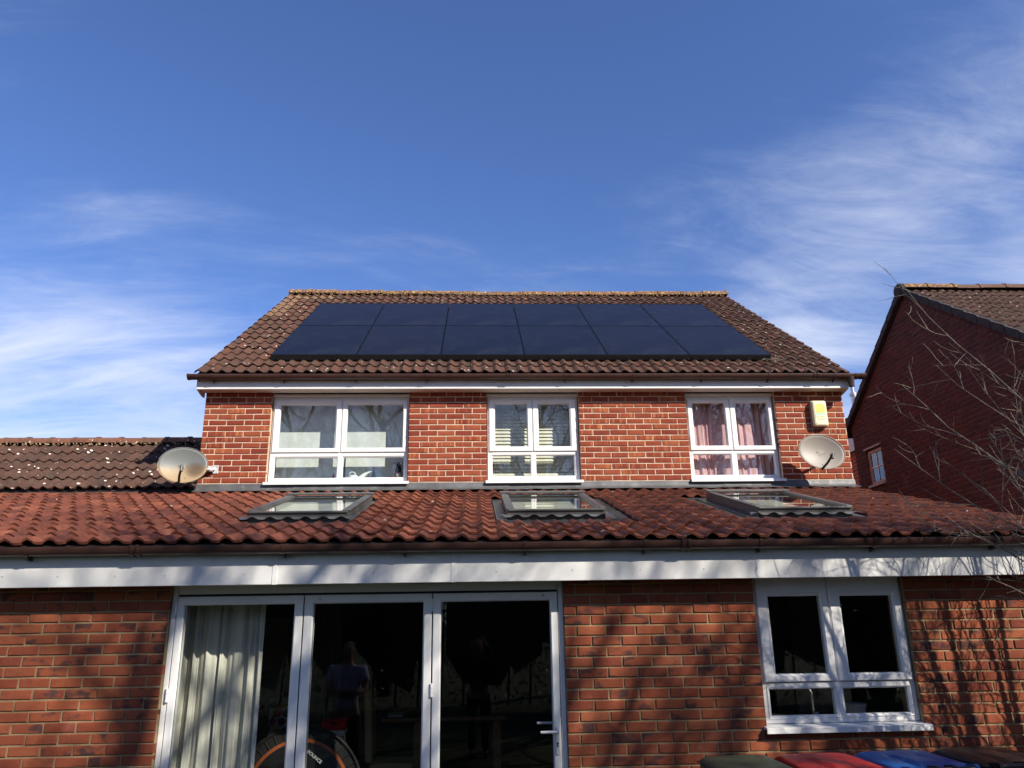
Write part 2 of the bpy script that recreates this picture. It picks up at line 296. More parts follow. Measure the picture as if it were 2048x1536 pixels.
class MB:
    def __init__(s): s.v = []; s.f = []
    def add(s, vs, fs):
        k = len(s.v); s.v += [tuple(a) for a in vs]; s.f += [tuple(i + k for i in f) for f in fs]; return s
    def box(s, x0, x1, y0, y1, z0, z1):
        return s.add([(x0, y0, z0), (x1, y0, z0), (x1, y1, z0), (x0, y1, z0), (x0, y0, z1), (x1, y0, z1), (x1, y1, z1), (x0, y1, z1)],
                     [(0, 3, 2, 1), (4, 5, 6, 7), (0, 1, 5, 4), (1, 2, 6, 5), (2, 3, 7, 6), (3, 0, 4, 7)])
    def cbox(s, x0, x1, y0, y1, z0, z1, c=0.004):
        """box with chamfered edges"""
        pts = []
        for (x, sx) in ((x0, 1), (x1, -1)):
            for (y, sy) in ((y0, 1), (y1, -1)):
                for (z, sz) in ((z0, 1), (z1, -1)):
                    pts += [(x, y + sy * c, z + sz * c), (x + sx * c, y, z + sz * c), (x + sx * c, y + sy * c, z)]
        bm = bmesh.new(); [bm.verts.new(p) for p in pts]; bmesh.ops.convex_hull(bm, input=bm.verts)
        bmesh.ops.dissolve_limit(bm, angle_limit=0.01, verts=bm.verts, edges=bm.edges)
        bm.verts.index_update(); vs = [tuple(v.co) for v in bm.verts]; fs = [tuple(v.index for v in f.verts) for f in bm.faces]; bm.free()
        return s.add(vs, fs)
    def hull(s, pts):
        bm = bmesh.new(); [bm.verts.new(p) for p in pts]; r = bmesh.ops.convex_hull(bm, input=bm.verts)
        bmesh.ops.delete(bm, geom=[v for v in bm.verts if not v.link_faces], context='VERTS')
        bmesh.ops.dissolve_limit(bm, angle_limit=0.02, verts=bm.verts, edges=bm.edges)
        bm.verts.index_update(); vs = [tuple(v.co) for v in bm.verts]; fs = [tuple(v.index for v in f.verts) for f in bm.faces]; bm.free()
        return s.add(vs, fs)
    def prism_x(s, prof, x0, x1, closed=True):
        """profile of (y,z) points swept along X"""
        n = len(prof); vs = [(x0, y, z) for y, z in prof] + [(x1, y, z) for y, z in prof]
        fs = [(i, (i + 1) % n, n + (i + 1) % n, n + i) for i in range(n if closed else n - 1)]
        if closed: fs += [tuple(range(n - 1, -1, -1)), tuple(range(n, 2 * n))]
        return s.add(vs, fs)
    def tube(s, pts, r, n=8, cap=True):
        pts = [Vector(p) for p in pts]; rs = r if isinstance(r, (list, tuple)) else [r] * len(pts); vs = []; fs = []
        ref = Vector((0, 0, 1))
        for i, p in enumerate(pts):
            d = (pts[min(i + 1, len(pts) - 1)] - pts[max(i - 1, 0)]).normalized()
            a = d.cross(ref if abs(d.dot(ref)) < 0.95 else Vector((1, 0, 0))).normalized(); b = d.cross(a)
            vs += [p + (a * math.cos(t) + b * math.sin(t)) * rs[i] for t in [2 * math.pi * k / n for k in range(n)]]
        for i in range(len(pts) - 1):
            for k in range(n): fs.append((i * n + k, i * n + (k + 1) % n, (i + 1) * n + (k + 1) % n, (i + 1) * n + k))
        if cap: fs += [tuple(range(n - 1, -1, -1)), tuple((len(pts) - 1) * n + k for k in range(n))]
        return s.add(vs, fs)
    def lathe(s, prof, c, n=20, axis=None):
        c = Vector(c); m = Matrix.Identity(3) if axis is None else Vector(axis).to_track_quat('Z', 'Y').to_matrix(); vs = []; fs = []
        for r, z in prof: vs += [c + m @ Vector((r * math.cos(2 * math.pi * k / n), r * math.sin(2 * math.pi * k / n), z)) for k in range(n)]
        for i in range(len(prof) - 1):
            for k in range(n): fs.append((i * n + k, i * n + (k + 1) % n, (i + 1) * n + (k + 1) % n, (i + 1) * n + k))
        return s.add(vs, fs)
    def ring(s, x0, x1, z0, z1, prof):
        """mitred frame round a rectangle in the XZ plane; prof = (inset, y) points from outer back to inner back"""
        n = len(prof); vs = []; fs = []
        for (cx, sx, cz, sz) in ((x0, 1, z0, 1), (x1, -1, z0, 1), (x1, -1, z1, -1), (x0, 1, z1, -1)):
            vs += [(cx + sx * i, y, cz + sz * i) for i, y in prof]
        for k in range(4):
            for j in range(n - 1): fs.append((k * n + j, ((k + 1) % 4) * n + j, ((k + 1) % 4) * n + j + 1, k * n + j + 1))
        return s.add(vs, fs)
    def quad(s, a, b, c, d): return s.add([a, b, c, d], [(0, 1, 2, 3)])
    def mesh(s, name, mat, org=(0, 0, 0), smooth=False, fix=True):
        me = bpy.data.meshes.new(name); o = Vector(org)
        me.from_pydata([tuple(Vector(v) - o) for v in s.v], [], s.f)
        if fix:
            bm = bmesh.new(); bm.from_mesh(me); bmesh.ops.recalc_face_normals(bm, faces=bm.faces); bm.to_mesh(me); bm.free()
        me.materials.append(MAT[mat])
        if smooth:
            me.polygons.foreach_set('use_smooth', [True] * len(me.polygons))
            if smooth != 'all': me.set_sharp_from_angle(angle=R(40))
        me.update(); return me
    def build(s, name, mat, parent=None, org=None, smooth=False, fix=True):
        if org is None: org = ORG[parent] if parent is not None else (0, 0, 0)
        return link(name, s.mesh(name, mat, org, smooth, fix), org, parent)
def bevel(o, wd=0.004, seg=2):
    m = o.modifiers.new('bevel', 'BEVEL'); m.width = wd; m.segments = seg; m.limit_method = 'ANGLE'; m.angle_limit = R(35); return o

# projected size in the photograph, used to choose which pieces are single objects
IM = cam.matrix_world.inverted()
def px(p):
    q = IM @ Vector(p)
    if q.z > -0.05: return None
    return (1024 + 1538 * q.x / -q.z, 768 - 1538 * q.y / -q.z, -q.z)
def inview(p, m=15):
    q = px(p); return q is not None and -m < q[0] < 2048 + m and -m < q[1] < 1536 + m

# ------------------------------------------------------------------ bricks
BRICKS = {}
def brick_mesh(mat, k, L=0.215, H=0.0635, Dp=0.095):
    if mat == 'brick_upper': H = 0.0620
    key = (mat, k)
    if key in BRICKS: return BRICKS[key]
    rg = random.Random(k * 31 + len(mat)); j = lambda a: rg.uniform(-a, a); a = 0.0045; b = MB(); h = H / 2; l = L / 2
    f = [(-l + a, j(.0015), -h + a), (l - a, j(.0015), -h + a), (l - a, j(.0015), h - a), (-l + a, j(.0015), h - a)]
    mid = (j(.01), -.0012, 0)
    o = [(-l + j(.002), a, -h + j(.0016)), (l + j(.002), a, -h + j(.0016)), (l + j(.002), a, h + j(.0016)), (-l + j(.002), a, h + j(.0016))]
    bk = [(-l, Dp, -h), (l, Dp, -h), (l, Dp, h), (-l, Dp, h)]
    b.add(f + o + bk + [mid], [(0, 1, 12), (1, 2, 12), (2, 3, 12), (3, 0, 12)] + [(4 + i, 4 + (i + 1) % 4, (i + 1) % 4, i) for i in range(4)] + [(8 + i, 8 + (i + 1) % 4, 4 + (i + 1) % 4, 4 + i) for i in range(4)])
    BRICKS[key] = b.mesh('brick', mat); return BRICKS[key]
def lay_bricks(spans_at, z0, ncourse, yface, mat, parent, phase=0.0, axis='x', limit=300, xgap=0.010, sign=1, jit=0.0022):
    """stretcher bond; spans_at(zc) gives the solid spans of a course. The bricks that show largest become objects, the rest one mesh."""
    allb = []
    for c in range(ncourse):
        zc = z0 + 0.075 * c + 0.0375
        for (a, b) in spans_at(zc):
            u = math.floor((a - phase) / 0.225) * 0.225 + phase + (0.1125 if c % 2 else 0)
            while u > a: u -= 0.225
            row = []
            while u < b - 0.008:
                l = max(u + xgap / 2, a + 0.001); r = min(u + 0.225 - xgap / 2, b - 0.001); u += 0.225
                if r <= l: continue
                row.append([l, r])
            if len(row) > 1 and row[0][1] - row[0][0] < .045: row[1][0] = row[0][0]; row.pop(0)
            if len(row) > 1 and row[-1][1] - row[-1][0] < .045: row[-2][1] = row[-1][1]; row.pop()
            for l, r in row:
                if r - l > .02: allb.append(((l + r) / 2, r - l, zc))
    def pos(b): return (b[0], yface, b[2]) if axis == 'x' else (yface, b[0], b[2])
    def score(b):
        p = pos(b)
        if not inview(p): return -1
        return b[1] / px(p)[2]
    allb.sort(key=score, reverse=True); rest = MB(); n = 0
    for b in allb:
        p = Vector(pos(b)); k = rnd.randrange(10); sc = b[1] / 0.215; dz = rnd.uniform(-.0012, .0012); pr = rnd.uniform(-jit, jit * 0.6)
        m = brick_mesh(mat, k)
        if axis == 'x': p += Vector((0, pr, dz)); rot = (rnd.uniform(-.004, .004), rnd.uniform(-.006, .006), rnd.uniform(-.004, .004))
        else: p += Vector((pr, 0, dz)); rot = (rnd.uniform(-.004, .004), 0, -math.pi / 2 * sign + rnd.uniform(-.004, .004))
        if n < limit and score(b) > 0:
            o = inst('brick', m, p, parent, (sc, 1, 1), rot); n += 1
        else:
            mt = Matrix.Translation(p) @ (Matrix.Rotation(rot[2], 4, 'Z') @ Matrix.Rotation(rot[1], 4, 'Y')) @ Matrix.Diagonal((sc, 1, 1, 1))
            rest.add([mt @ v.co for v in m.vertices], [tuple(f.vertices) for f in m.polygons])
    if rest.v: tag(rest.build('brick_courses', mat, parent, fix=False), kind='stuff')

# ------------------------------------------------------------------ roof tiles (double-roll pantiles)
TILES = {}
PROF = [(0.0, -0.001), (0.018, 0.019), (0.045, 0.033), (0.072, 0.020), (0.096, 0.001), (0.122, -0.002)]
def tile_mesh(mat, cover, gauge, th, k, ax='x'):
    key = (mat, round(cover, 3), round(gauge, 3), round(th, 3), k, ax)
    if key in TILES: return TILES[key]
    rg = random.Random(k + 5); L = gauge + 0.085; half = cover / 2; us = []; hs = []
    for rep in range(2):
        for u, h in PROF: us.append(rep * half + u * half / 0.15); hs.append(h)
    us.append(cover + 0.004); hs.append(0.003)
    n = len(us); ct, st = math.cos(th), math.sin(th)
    def P(u, s, r):
        if ax == 'x': return (u - cover / 2, s * ct - r * st, s * st + r * ct)
        return (s * ct - r * st, -(u - cover / 2), s * st + r * ct)
    wob = [rg.uniform(-.0018, .0018) for _ in us]; w2 = [rg.uniform(-.004, .004) for _ in us]
    low = [P(u, w2[i] + 0.0, 0.026 + h + wob[i]) for i, (u, h) in enumerate(zip(us, hs))]
    top = [P(u, L, 0.002 + h) for u, h in zip(us, hs)]
    b = MB(); b.add(low + top, [(i, i + 1, n + i + 1, n + i) for i in range(n - 1)])
    fr = [P(u, w2[i] - 0.001, 0.026 + h + wob[i]) for i, (u, h) in enumerate(zip(us, hs))]
    un = [P(u, w2[i] + 0.003, 0.008 + h) for i, (u, h) in enumerate(zip(us, hs))]
    b.add(fr + un, [(n + i, n + i + 1, i + 1, i) for i in range(n - 1)])
    for i in (0, n - 1): b.add([low[i], top[i], P(us[i], L, -0.014 + hs[i]), un[i]], [(0, 1, 2, 3)])
    me = b.mesh('tile', mat, smooth=True, fix=False); TILES[key] = me; return me
def lay_tiles(u0, u1, e0, th, slope_len, cover, gauge, mat, parent, skip=None, under=None, limit=300, ax='x', matfn=None, stag=0.0):
    """e0 = eave point (y,z) for ax 'x', (x,z) for ax 'y'. skip -> no tile; under -> only in the joined rest."""
    ct, st = math.cos(th), math.sin(th); cells = []
    ncol = int(math.ceil((u1 - u0) / cover - 0.02)); cover = (u1 - u0) / ncol; nrow = int(slope_len / gauge)
    for r in range(nrow + 1):
        s = r * gauge
        if s > slope_len - 0.12: continue
        for c in range(ncol):
            u = u0 + (c + 0.5) * cover
            if skip and skip(u, s): continue
            p = (u, e0[0] + s * ct, e0[1] + s * st) if ax == 'x' else (e0[0] + s * ct, u, e0[1] + s * st)
            sc = -1 if ((under and under(u, s)) or not inview(p, 60)) else 1 / px(p)[2]
            cells.append((sc, p, u, s))
    cells.sort(key=lambda a: -a[0]); rest = {}; n = 0
    for sc, p, u, s in cells:
        mt = matfn(u, s) if matfn else mat; k = rnd.randrange(8); me = tile_mesh(mt, cover, gauge, th, k, ax)
        p = Vector(p) + Vector((rnd.uniform(-.003, .003), rnd.uniform(-.007, .007), rnd.uniform(-.001, .006)))
        rot = (rnd.uniform(-.010, .010), rnd.uniform(-.014, .014), rnd.uniform(-.010, .010))
        if sc > 0 and n < limit: inst('tile', me, p, parent, None, rot); n += 1
        else: rest.setdefault(mt, MB()).add([p + v.co for v in me.vertices], [tuple(f.vertices) for f in me.polygons])
    for mt, b in rest.items(): tag(b.build('tile_courses', mt, parent, fix=False, smooth=True), kind='stuff')
def ridge_tiles(x0, x1, y, z, mat, parent, L=0.45, r=0.125, lum=True, sag=0.0):
    n = int(round((x1 - x0) / L)); L = (x1 - x0) / n
    for i in range(n):
        rg = random.Random(i * 7 + int(abs(x0) * 10)); b = MB(); a = x0 + i * L
        prof = [(r * math.cos(t), r * 0.86 * math.sin(t)) for t in [math.pi * k / 10 for k in range(11)]]
        dz = rg.uniform(-.008, .008) - sag * math.sin(math.pi * (i + .5) / n); e = 0.006
        for (xa, xb, gr) in ((a + 0.004, a + L - 0.05, 0.0), (a + L - 0.05, a + L - 0.002, 0.012)):
            vs = []
            for xx in (xa, xb): vs += [(xx, y + yy * (1 + gr / r), z + zz_ * (1 + gr / r) + dz - 0.03) for yy, zz_ in prof]
            m_ = len(prof); b.add(vs, [(k, k + 1, m_ + k + 1, m_ + k) for k in range(m_ - 1)] + [tuple(range(m_)), tuple(range(2 * m_ - 1, m_ - 1, -1))])
        b.build('ridge_tile', mat, parent, (a + L / 2, y, z), smooth=True)
    if lum:
        rg = random.Random(3); b = MB()
        for i in range(int((x1 - x0) / 0.055)):
            a = x0 + 0.02 + i * 0.055 + rg.uniform(-.02, .02); q = rg.uniform(.010, .024)
            c = Vector((a, y - r * 0.98 + rg.uniform(-.012, .0), z - 0.045 + rg.uniform(-.012, .008) - sag * math.sin(math.pi * (a - x0) / (x1 - x0))))
            b.hull([c + Vector((rg.uniform(-1, 1), rg.uniform(-1, 1), rg.uniform(-1, 1))).normalized() * q * rg.uniform(.7, 1.5) for _ in range(9)])
        tag(b.build('bedding_mortar', 'ridge_lichen' if mat == 'ridge_lichen' else 'mortar_lower', parent), kind='stuff')

# ------------------------------------------------------------------ windows
def frame_prof(wd, yf, yb): return [(0, yb), (0, yf + .006), (.006, yf), (wd - .018, yf), (wd, yf + .014), (wd, yb)]
def make_window(parent, x0, x1, z0, z1, yw, gl_up, gl_low, glass, rec=0.07, transom=(3.875, .055), sill=(0.05, 0.035), head=0.0, name='window', vent=True):
    """two opening sashes above two fixed panes, with sill"""
    w_ = empty(name, ((x0 + x1) / 2, yw + rec, z0), parent); yf = yw + rec; yb = yf + 0.06; b = MB()
    xm = (gl_low[0][1] + gl_low[1][0]) / 2; tz = transom[0]
    b.ring(x0, x1, z0, z1, [(0, yb), (0, yf + .004), (.004, yf), (.05, yf), (.05, yb)])
    b.cbox(xm - .034, xm + .034, yf - .002, yb, z0 + .048, z1 - .048, .004)
    b.cbox(x0 + .048, x1 - .048, yf - .004, yb - .002, tz - .030, tz + .012, .004)
    b.build('frame', 'upvc', w_)
    zl0, zl1 = gl_low[0][2], gl_low[0][3]
    for (a, c, d, e) in gl_low:
        b = MB(); b.ring(a - .026, c + .026, d - .026, e + .026, frame_prof(.026, yf - .006, yb - .02)); b.build('glazing_bead', 'upvc', w_)
        b = MB(); b.quad((a - .004, yf + .018, d - .004), (c + .004, yf + .018, d - .004), (c + .004, yf + .018, e + .004), (a - .004, yf + .018, e + .004)); b.build('pane', glass, w_, ((a + c) / 2, yf + .018, d))
    for i, (a, c, d, e) in enumerate(gl_up):
        xo0 = x0 + .022 if i == 0 else xm + .006; xo1 = xm - .006 if i == 0 else x1 - .022
        b = MB(); yo = yf - .022
        n_ = [(xo0, tz + .018), (xo1, tz + .018), (xo1, z1 - .018), (xo0, z1 - .018)]; g_ = [(a, d), (c, d), (c, e), (a, e)]
        prof = [(0.0, yf + .03), (0.0, yo + .006), (.08, yo), (.78, yo), (1.0, yo + .014), (1.0, yf + .03)]
        vs = []
        for (o_, q) in zip(n_, g_): vs += [(o_[0] + (q[0] - o_[0]) * t, y, o_[1] + (q[1] - o_[1]) * t) for t, y in prof]
        n = len(prof); b.add(vs, [(k * n + j, ((k + 1) % 4) * n + j, ((k + 1) % 4) * n + j + 1, k * n + j + 1) for k in range(4) for j in range(n - 1)])
        b.build('sash', 'upvc', w_)
        b = MB(); yy = yo + .02; b.quad((a - .004, yy, d - .004), (c + .004, yy, d - .004), (c + .004, yy, e + .004), (a - .004, yy, e + .004)); b.build('pane', glass, w_, ((a + c) / 2, yy, d))
        b = MB(); b.ring(a - .007, c + .007, d - .007, e + .007, [(0, yo + .017), (.004, yo + .0135), (.008, yo + .018)]); b.build('gasket', 'black_plastic', w_)
    sy, sh = sill; b = MB()
    b.prism_x([(yb, z0 + .002), (yw - sy, z0 - .016), (yw - sy, z0 - .016 - sh), (yw - sy + .012, z0 - .016 - sh), (yw - sy + .012, z0 - .030), (yb, z0 - .030)], x0 - .03, x1 + .03)
    bevel(b.build('sill', 'upvc', w_), .003)
    return w_

# ------------------------------------------------------------------ helpers that read a photo pixel on a known plane
def atY(x, y, Y):
    d = rt2 * ((x - 1024) / 1538) - up2 * ((y - 768) / 1538) + fw
    return Vector((0, 0, CAMZ)) + d * (Y / d.y)
def xAt(x, y, Y): return atY(x, y, Y).x

GZ = -0.12
# ------------------------------------------------------------------ ground
b = MB(); b.quad((-900, -900, GZ - .01), (900, -900, GZ - .01), (900, 900, GZ - .01), (-900, 900, GZ - .01)); tag(b.build('lawn', 'lawn'), kind='structure')
b = MB(); b.box(-9, 9, 3.2, 6.3, GZ - .06, GZ); tag(b.build('patio', 'paving'), kind='structure')

D1, D2 = 6.07, 9.72
# =================================================================== main house
house = empty('house', (0.7, D2, 0)); tag(house, 'two-storey red brick house with brown pantile roof behind the lower extension', 'house')
HX0, HX1 = -3.5, 4.9
OPEN_U = [(-2.657, -0.878), (0.128, 1.342), (2.770, 3.975)]
def spans_u(z):
    xs = [HX0]
    for a, c in OPEN_U:
        if z > 3.50: xs += [a, c]
    xs.append(HX1); return [(xs[i], xs[i + 1]) for i in range(0, len(xs), 2)]
b = MB()
for (a, c) in spans_u(4): b.box(a + .0005, c - .0005, D2 + .007, D2 + .25, 3.499, 4.72)
b.box(HX0, HX1, D2 + .007, D2 + .25, 2.6, 3.4985)
wall = b.build('wall', 'mortar_upper', house)
lay_bricks(spans_u, 3.057 + .075 * 4, 18, D2, 'brick_upper', wall, phase=-3.207, limit=300, xgap=.013)
RT = R(34.65); RE = (9.50, 4.875); RY, RZ = 13.83, 4.875 + 4.33 * math.tan(RT); RL = 4.33 / math.cos(RT)
RBY = 16.3; RBZ = RZ - (RBY - RY) * math.tan(RT)
for xa, xb in ((HX0, HX0 + .24), (HX1 - .24, HX1)):
    b = MB(); yb = RBY - .12
    vs = [(D2 + .2505, 0), (yb, 0), (yb, RBZ - .1), (RY, RZ - .12), (D2 + .2505, 4.72)]
    b.prism_x(vs, xa, xb); b.build('gable_wall', 'brick_plain', house)
b = MB(); b.box(HX0 + .24, HX1 - .24, RBY - .37, RBY - .12, 0, RBZ - .1); b.build('rear_wall', 'brick_plain', house)
b = MB(); b.box(HX0 + .245, HX1 - .245, D2 + .3, 13.2, 4.70, 4.74); b.box(HX0 + .245, HX1 - .245, D2 + .3, 13.2, 2.9, 2.95); b.box(HX0 + .245, HX1 - .245, 13.2, 13.25, 2.951, 4.699); b.build('room_lining', 'room_upper', house)
for xx in (-0.25, 2.2):
    b = MB(); b.box(xx - .05, xx + .05, D2 + .3, 13.19, 2.96, 4.69); b.build('partition', 'room_upper', house)
# roof deck + tiles
VX0, VX1 = -3.597, 4.942
roof = empty('roof', (0.7, RY, RZ), house)
ct, st = math.cos(RT), math.sin(RT)
b = MB()
for (ye, ze) in ((RE[0] + .03, RE[1] + .012), (RBY - .03, RBZ + .012)):
    b.prism_x([(ye, ze), (RY, RZ - .01), (RY, RZ - .10), (ye, ze - .082)], VX0 + .04, VX1 - .04)
b.build('roof_deck', 'roof_felt', roof)
PX0, PW, PS0, PH = -2.765, 1.14, 0.555, 1.735
def under_main(u, s): return PX0 + .12 < u < PX0 + 6 * PW - .12 and PS0 + .06 < s < PS0 + 2 * PH - .42
def mat_main(u, s): return 'verge_lichen' if (u < VX0 + .31 and s > 3.1) or (u < VX0 + .8 and s > RL - .75) or (s > RL - .35) else 'tile_main'
lay_tiles(VX0, VX1, RE, RT, RL - .03, .305, .30, 'tile_main', roof, None, under_main, 300, matfn=mat_main)
# far slope, joined, seen by nobody but the sky
b = MB(); b.prism_x([(RBY, RBZ + .03), (RY, RZ + .02), (RY, RZ - .005), (RBY, RBZ + .005)], VX0, VX1); b.build('rear_slope', 'tile_main', roof)
ridge_tiles(VX0 + .0, VX1 + .0, RY, RZ + .045, 'ridge_lichen', roof, sag=0.03)
# verge mortar under the end tiles
for xv in (VX0 + .012, VX1 - .030):
    b = MB(); y0 = RE[0] + .05; pr = [(y0, RE[1] + .02), (RY, RZ + .01), (RY, RZ - .06), (y0, RE[1] - .05)]; b.prism_x(pr, xv, xv + .03); b.build('verge_mortar', 'verge_dark', roof)
# eaves: fascia, soffit
FX0, FX1, FY = -3.572, 4.93, 9.545
b = MB(); b.box(FX0, FX1, FY, FY + .022, 4.69, 4.90); fas = b.build('fascia', 'fascia_white', house); bevel(fas, .004)
for fx in (xAt(770, 770, FY), xAt(1540, 770, FY)):
    b = MB(); b.box(fx - .012, fx + .012, FY - .003, FY - .0005, 4.692, 4.88); b.build('fascia_joint', 'fascia_white', fas)
b = MB(); b.box(FX0 + .001, FX1 - .001, FY + .0225, D2 + .006, 4.692, 4.70); b.build('soffit', 'soffit_paint', house)
for xa in (FX0, FX1 - .02):
    b = MB(); b.prism_x([(FY + .0225, 4.688), (D2 + .03, 4.655), (D2 + .10, 4.655), (D2 + .10, 4.98), (FY + .0225, 4.88)], xa, xa + .02); b.build('box_end', 'soffit_paint', house)
def make_gutter(parent, x0, x1, yc, zt, r, br_px, un_px, ypx, outlet=None):
    n = 12; pr = [(yc + (r) * math.cos(t), zt - r * math.sin(t)) for t in [math.pi * k / n for k in range(n + 1)]]
    pin = [(yc + (r - .004) * math.cos(t), zt - (r - .004) * math.sin(t)) for t in [math.pi * k / n for k in range(n, -1, -1)]]
    # rolled front lip
    b = MB(); b.prism_x(pr + [(yc - r, zt + .006), (yc - r + .009, zt + .006)] + pin, x0, x1); gt = b.build('gutter', 'gutter_brown', parent, ((x0 + x1) / 2, yc, zt), smooth=True)
    for p in br_px:
        xx = xAt(p, ypx, yc - r); b = MB(); q = [(yc + (r + .005) * math.cos(t), zt - (r + .005) * math.sin(t)) for t in [math.pi * k / n for k in range(n + 1)]]
        q2 = [(yc + (r + .001) * math.cos(t), zt - (r + .001) * math.sin(t)) for t in [math.pi * k / n for k in range(n, -1, -1)]]
        b.prism_x(q + [(yc - r - .005, zt + .010), (yc - r + .010, zt + .010)] + q2, xx - .011, xx + .011)
        b.box(xx - .008, xx + .008, yc + .004, yc + r + .012, zt - r - .028, zt - r + .004); b.build('gutter_bracket', 'gutter_brown', gt, smooth=True)
    for p in un_px:
        xx = xAt(p, ypx, yc - r); b = MB()
        for dx in (-.032, .014):
            q = [(yc + (r + .008) * math.cos(t), zt - (r + .008) * math.sin(t)) for t in [math.pi * k / n for k in range(n + 1)]]
            q2 = [(yc + (r + .001) * math.cos(t), zt - (r + .001) * math.sin(t)) for t in [math.pi * k / n for k in range(n, -1, -1)]]
            b.prism_x(q + [(yc - r - .008, zt + .013), (yc - r + .012, zt + .013)] + q2, xx + dx, xx + dx + .018)
        b.build('gutter_union', 'gutter_brown', gt, smooth=True)
    return gt
GY, GZT = 9.482, 4.852
gt = make_gutter(house, -3.64, 5.11, GY, GZT, .056, [423, 565, 710, 852, 1130.6, 1267, 1405.7, 1539.7, 1672], [1018, 1633], 748)
b = MB(); q = [(GY + .060 * math.cos(t), GZT - .060 * math.sin(t)) for t in [math.pi * k / 12 for k in range(13)]]
b.prism_x(q + [(GY - .060, GZT + .008), (GY + .060, GZT + .008)], -3.665, -3.637); b.build('end_cap', 'gutter_brown', gt, smooth=True)
b = MB(); b.prism_x(q + [(GY - .060, GZT + .008), (GY + .060, GZT + .008)], 5.06, 5.125); b.prism_x(q + [(GY - .060, GZT + .008), (GY + .060, GZT + .008)], 4.985, 5.02); b.build('end_cap', 'gutter_brown', gt, smooth=True)
b = MB(); b.lathe([(.050, .02), (.046, -.02), (.038, -.05), (.036, -.115), (.033, -.115), (.033, .0)], (4.935, GY, GZT - .045), 16); b.build('outlet', 'gutter_brown', gt, smooth=True)
# lead flashing in four overlapping lengths
cuts = [-3.48, -2.0, 1.41, 3.17, 4.905]
cuts = [HX0 - .005, xAt(588, 975, D2), xAt(1012, 975, D2), xAt(1448, 970, D2), xAt(1562, 970, D2), HX1 + .01]
for i in range(5):
    a, c = cuts[i], cuts[i + 1] + (.04 if i < 4 else 0); o = -.004 * (i % 2) - .003; b = MB(); rows = []
    rg = random.Random(i); n = max(6, int((c - a) / .12))
    for k in range(n + 1):
        x = a + (c - a) * k / n; j = rg.uniform(-.003, .003)
        rows.append([(x, D2 + o + .001, 3.500 + j), (x, D2 + o - .006 + j, 3.47), (x, D2 + o - .012 + j, 3.432), (x, D2 + o - .035, 3.418 + j), (x, D2 + o - .10, 3.400 + rg.uniform(-.004, .006)), (x, D2 + o - .165 + rg.uniform(-.008, .008), 3.382 + rg.uniform(-.004, .005))])
    vs = [p for r_ in rows for p in r_]; m_ = 6
    b.add(vs, [(k * m_ + j, (k + 1) * m_ + j, (k + 1) * m_ + j + 1, k * m_ + j + 1) for k in range(n) for j in range(m_ - 1)]); b.build('flashing', 'lead', house, smooth='all')
# upper windows
WN = [(-2.645, -.890, [(-2.545, -1.832, 3.966, 4.542), (-1.681, -.966, 3.968, 4.546)], [(-2.578, -1.790, 3.580, 3.843), (-1.715, -.937, 3.584, 3.847)]),
      (.140, 1.330, [(.239, .657, 3.974, 4.551), (.810, 1.222, 3.973, 4.551)], [(.201, .694, 3.590, 3.856), (.768, 1.263, 3.590, 3.856)]),
      (2.782, 3.963, [(2.869, 3.300, 3.972, 4.555), (3.447, 3.884, 3.970, 4.554)], [(2.831, 3.326, 3.586, 3.856), (3.415, 3.908, 3.584, 3.854)])]
for (x0, x1, gu, gl) in WN:
    wd = make_window(house, x0, x1, 3.530, 4.625, D2, gu, gl, 'glass', .07, (3.893, .05))
    b = MB(); b.cbox(x0 - .010, x1 + .010, D2 + .045, D2 + .12, 4.648, 4.688, .004); b.cbox(x0, x1, D2 + .075, D2 + .12, 4.6255, 4.6475, .002); b.build('head_trim', 'upvc', wd)
    b = MB(); b.box(x0 - .02, x1 + .02, D2 + .14, D2 + .42, 3.49, 3.52); b.build('window_board', 'upvc', wd)

# =================================================================== extension
ext = empty('house_extension', (0.2, D1, 0)); tag(ext, 'single-storey brick extension with red pantile roof, white fascia and folding doors', 'extension')
EX0, EX1 = -6.5, 4.74
DX0, DX1 = -2.292, 0.66; WX0, WX1, WZ0 = 2.134, 3.326, 1.012
def spans_l(z):
    out_ = []; xs = [EX0]
    if z < 2.30: xs += [DX0, DX1]
    if z > WZ0 - .01: xs += [WX0, WX1]
    xs.append(EX1); return [(xs[i], xs[i + 1]) for i in range(0, len(xs), 2)]
b = MB()
b.box(EX0, DX0 - .0005, D1 + .007, D1 + .28, GZ, 2.33); b.box(DX1 + .0005, WX0 - .0005, D1 + .007, D1 + .28, GZ, 2.33)
b.box(WX1 + .0005, EX1, D1 + .007, D1 + .28, GZ, 2.33); b.box(WX0, WX1, D1 + .007, D1 + .28, GZ, WZ0 - .014)
b.box(DX0 - .0005, DX1 + .0005, D1 + .007, D1 + .28, 2.205, 2.33)
wall2 = b.build('wall', 'mortar_lower', ext)
lay_bricks(spans_l, .040 - .15, 32, D1, 'brick_lower', wall2, phase=-3.300, limit=300, xgap=.011, jit=.0035)
b = MB(); b.box(EX1 - .25, EX1, D1 + .2805, D2, GZ, 2.33); b.box(EX0, EX0 + .25, D1 + .2805, D2, GZ, 2.33); b.build('side_wall', 'brick_plain', ext)
ET = R(14.28); EE = (5.80, 2.372); EL = 3.93 / math.cos(ET); ect, est = math.cos(ET), math.sin(ET)
EVX0, EVX1 = -6.75, 4.865
roof2 = empty('roof', (0.2, 7.7, 2.8), ext)
SK = [(-2.050, -1.138), (0.262, 1.182), (2.565, 3.478)]; SS0, SS1 = 1.23, 2.83
ECOV = (EVX1 - EVX0) / math.ceil((EVX1 - EVX0) / .315 - .02)
def insky(u, s, m=0.0): return any(a - m < u < c + m for a, c in SK) and SS0 - .02 - m < s + .20 and s < SS1 - .02
